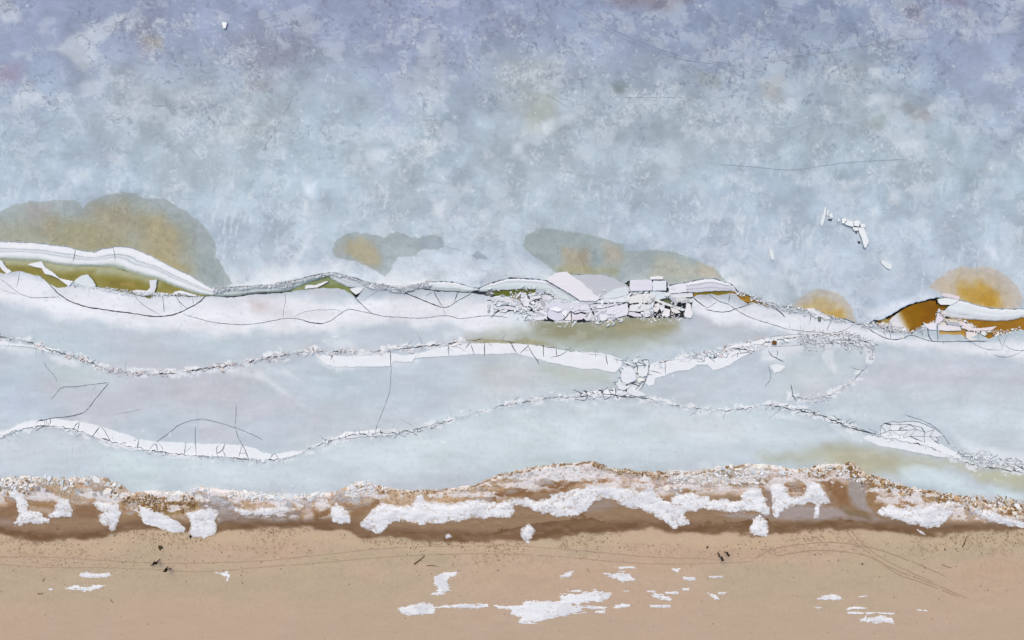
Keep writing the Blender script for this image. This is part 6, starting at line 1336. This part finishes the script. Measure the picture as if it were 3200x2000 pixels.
clump(3083, 1842, .16, 'tiny dark clump at the right lower sand', M_WEED, 7, 6)
clump(1093, 1824, .14, 'tiny dark clump on the bare centre left sand', M_WEED, 8, 6)
clump(1557, 1781, .16, 'tiny dark clump right of the thick driftwood', M_WEED, 9, 6)
clump(2887, 1772, .16, 'tiny dark clump on the right tyre track', M_WEED, 10, 6)

# ------------------------------------------------------------------ people and dogs walking on the sand
def skin_obj(name, nodes, edges_, root_i, mats, pick, parent=None, sub=1):
    me = bpy.data.meshes.new(name); me.from_pydata([n[0] for n in nodes], edges_, []); me.update()
    o = bpy.data.objects.new(name, me); COL.objects.link(o)
    m = o.modifiers.new('skin', 'SKIN'); s_ = o.modifiers.new('sub', 'SUBSURF'); s_.levels = sub; s_.render_levels = sub
    sv = me.skin_vertices[0].data
    for i, n in enumerate(nodes): sv[i].radius = (n[1], n[2] if len(n) > 2 else n[1]); sv[i].use_root = (i == root_i)
    dg = bpy.context.evaluated_depsgraph_get(); me2 = bpy.data.meshes.new_from_object(o.evaluated_get(dg)); me2.name = name
    o.modifiers.clear(); o.data = me2; bpy.data.meshes.remove(me)
    for mt in mats: me2.materials.append(mt)
    for p in me2.polygons: p.material_index = pick(p.center); p.use_smooth = True
    if parent: o.parent = parent
    return o
def person(px, py, heading, label, jacket, trousers, hat, stride=.22, bag=False):
    z = float(sand_z(np.array(px), np.array(py)))
    root = empty('person', (float(wx(px)), float(wy(py)), z), label, 'person', 'people walking on the beach'); root.rotation_euler = (0, 0, heading)
    N = []; E = []
    def add(p, r, r2=None, to=None):
        N.append((p, r, r2 or r)); 
        if to is not None: E.append((to, len(N) - 1))
        return len(N) - 1
    pel = add((0, 0, .93), .21, .18); sp = add((0, .01, 1.15), .20, .16, pel); ch = add((0, .02, 1.36), .215, .165, sp); nk = add((0, .03, 1.50), .075, None, ch)
    hb = add((0, .045, 1.58), .085, .09, nk); hd = add((0, .05, 1.67), .095, .10, hb); ht = add((0, .045, 1.755), .06, .07, hd)
    ns = add((0, .155, 1.645), .016, None, hd)
    for sgn in (-1, 1):
        hp = add((sgn * .10, 0, .90), .115, None, pel); kn = add((sgn * .105, sgn * stride * .5 + .04, .50), .075, None, hp); an = add((sgn * .105, sgn * stride, .10), .052, None, kn); to_ = add((sgn * .115, sgn * stride + .16, .045), .045, .04, an)
        sh = add((sgn * .20, .01, 1.41), .095, None, ch); el = add((sgn * .265, -sgn * stride * .2 - .02, 1.13), .075, None, sh); wr = add((sgn * .25, -sgn * stride * .4 + .06, .90), .052, None, el); pa = add((sgn * .25, -sgn * stride * .6 + .15, .83), .036, .024, wr)
        for q, (dx, dy, L) in enumerate([(-.024, .010, .070), (-.008, .014, .080), (.010, .012, .074), (.026, .006, .056)]):
            k1 = add((sgn * .25 + dx, -sgn * stride * .6 + .155 + dy, .83 - L * .6), .010, None, pa); add((sgn * .25 + dx, -sgn * stride * .6 + .16 + dy * 2, .83 - L * 1.1), .008, None, k1)
        k1 = add((sgn * .215, -sgn * stride * .6 + .175, .80), .011, None, pa); add((sgn * .21, -sgn * stride * .6 + .195, .765), .009, None, k1)
    def pick(c):
        if c.z > 1.53: return 2
        if c.z > .86 and not (abs(c.x) > .2 and c.z < .89): return 0
        if abs(c.x) > .19 and c.z < .89 and c.z > .6: return 2
        if c.z < .13: return 3
        return 1
    M_SKIN = bpy.data.materials.get('skin') or plain_mat('skin', (206, 164, 140), .6); M_SHOE = bpy.data.materials.get('boots') or plain_mat('boots', (34, 30, 28), .7)
    skin_obj('body', N, E, pel, [jacket, trousers, M_SKIN, M_SHOE], pick, root)
    # knitted hat over the crown, collar, eyes
    Vh = []; Fh = []; seg = 14
    for i, (rr, zz) in enumerate([(.112, 1.665), (.118, 1.70), (.106, 1.755), (.07, 1.80), (.02, 1.822)]):
        for k in range(seg): a = 2 * math.pi * k / seg; Vh.append((rr * math.cos(a), .045 + rr * 1.06 * math.sin(a), zz))
    for i in range(4):
        for k in range(seg): Fh.append([i * seg + k, i * seg + (k + 1) % seg, (i + 1) * seg + (k + 1) % seg, (i + 1) * seg + k])
    Fh.append([4 * seg + k for k in range(seg)])
    me = bpy.data.meshes.new('hat'); me.from_pydata(Vh, [], Fh); me.update(); me.polygons.foreach_set('use_smooth', [True] * len(me.polygons)); obj('hat', me, hat, root)
    Vc = []; Fc = []
    for rr, zz in [(.11, 1.45), (.12, 1.50), (.10, 1.53), (.075, 1.49)]:
        for k in range(seg): a = 2 * math.pi * k / seg; Vc.append((rr * math.cos(a), .03 + rr * math.sin(a), zz))
    for i in range(3):
        for k in range(seg): Fc.append([i * seg + k, i * seg + (k + 1) % seg, (i + 1) * seg + (k + 1) % seg, (i + 1) * seg + k])
    me = bpy.data.meshes.new('collar'); me.from_pydata(Vc, [], Fc); me.update(); obj('collar', me, jacket, root)
    for sgn in (-1, 1): tube([(sgn * .035, .128, 1.665), (sgn * .035, .146, 1.665)], [.014, .009], 'eye', M_SHOE, root, 8)
    tube([(-.03, .138, 1.60), (0, .146, 1.597), (.03, .138, 1.60)], [.006, .008, .006], 'mouth', M_SKIN, root, 6)
    return root
J1 = plain_mat('black_jacket', (24, 22, 24), .8); J2 = plain_mat('dark_brown_jacket', (38, 28, 24), .8); T1 = plain_mat('dark_trousers', (28, 28, 32), .85); T2 = plain_mat('charcoal_trousers', (36, 34, 34), .85)
H1 = plain_mat('black_hat', (20, 18, 20), .9); H2 = plain_mat('dark_grey_hat', (42, 38, 36), .9)
person(499, 1750, math.radians(-15), 'person in black walking beside a small dog on left sand', J1, T1, H1)
person(533, 1771, math.radians(95), 'person in dark clothes walking at lower right of the left pair', J2, T1, H2, .26)
person(2248, 1737, math.radians(-80), 'person in black nearest the dark dog on right sand', J1, T2, H1, .24)
person(2266, 1723, math.radians(-70), 'person in dark clothes rightmost on the right sand', J2, T1, H1, .2)
def dog(px, py, heading, label, sc, mat):
    z = float(sand_z(np.array(px), np.array(py)))
    root = empty('dog', (float(wx(px)), float(wy(py)), z), label, 'dog', 'dogs on the beach'); root.rotation_euler = (0, 0, heading); root.scale = (sc,) * 3
    N = []; E = []
    def add(p, r, r2=None, to=None):
        N.append((p, r, r2 or r))
        if to is not None: E.append((to, len(N) - 1))
        return len(N) - 1
    pel = add((-.26, 0, .50), .10, .11); be = add((-.06, 0, .49), .095, .10, pel); ch = add((.18, 0, .47), .12, .15, be); nk = add((.32, 0, .60), .075, .085, ch); hd = add((.42, 0, .69), .075, .075, nk); mz = add((.55, 0, .665), .036, .035, hd)
    t1 = add((-.38, 0, .55), .03, None, pel); t2 = add((-.50, 0, .62), .022, None, t1); add((-.58, 0, .72), .012, None, t2)
    for sg in (-1, 1):
        k = add((-.20, sg * .09, .34), .065, .055, pel); h = add((-.33, sg * .09, .19), .028, None, k); f = add((-.31, sg * .09, .05), .024, None, h); add((-.25, sg * .09, .025), .026, .02, f)
        s1 = add((.20, sg * .09, .33), .05, None, ch); s2 = add((.19, sg * .085, .18), .028, None, s1); s3 = add((.20, sg * .085, .05), .023, None, s2); add((.25, sg * .085, .025), .026, .02, s3)
        e1 = add((.40, sg * .065, .745), .025, None, hd); add((.37, sg * .10, .70), .018, None, e1)
    skin_obj('body', N, E, pel, [mat], lambda c: 0, root)
    tube([(.575, -.0, .672), (.592, 0, .672)], [.017, .010], 'nose', H1, root, 8)
    for sg in (-1, 1): tube([(.47, sg * .038, .715), (.485, sg * .043, .717)], [.011, .007], 'eye', H1, root, 8)
    return root
dog(481, 1762, math.radians(15), 'small dark dog left of the person in black', .62, plain_mat('black_fur', (44, 36, 34), .95, .3, 40))
dog(2243, 1728, math.radians(120), 'dark olive brown dog between the right walkers', .85, plain_mat('brown_fur', (66, 56, 42), .95, .3, 40))
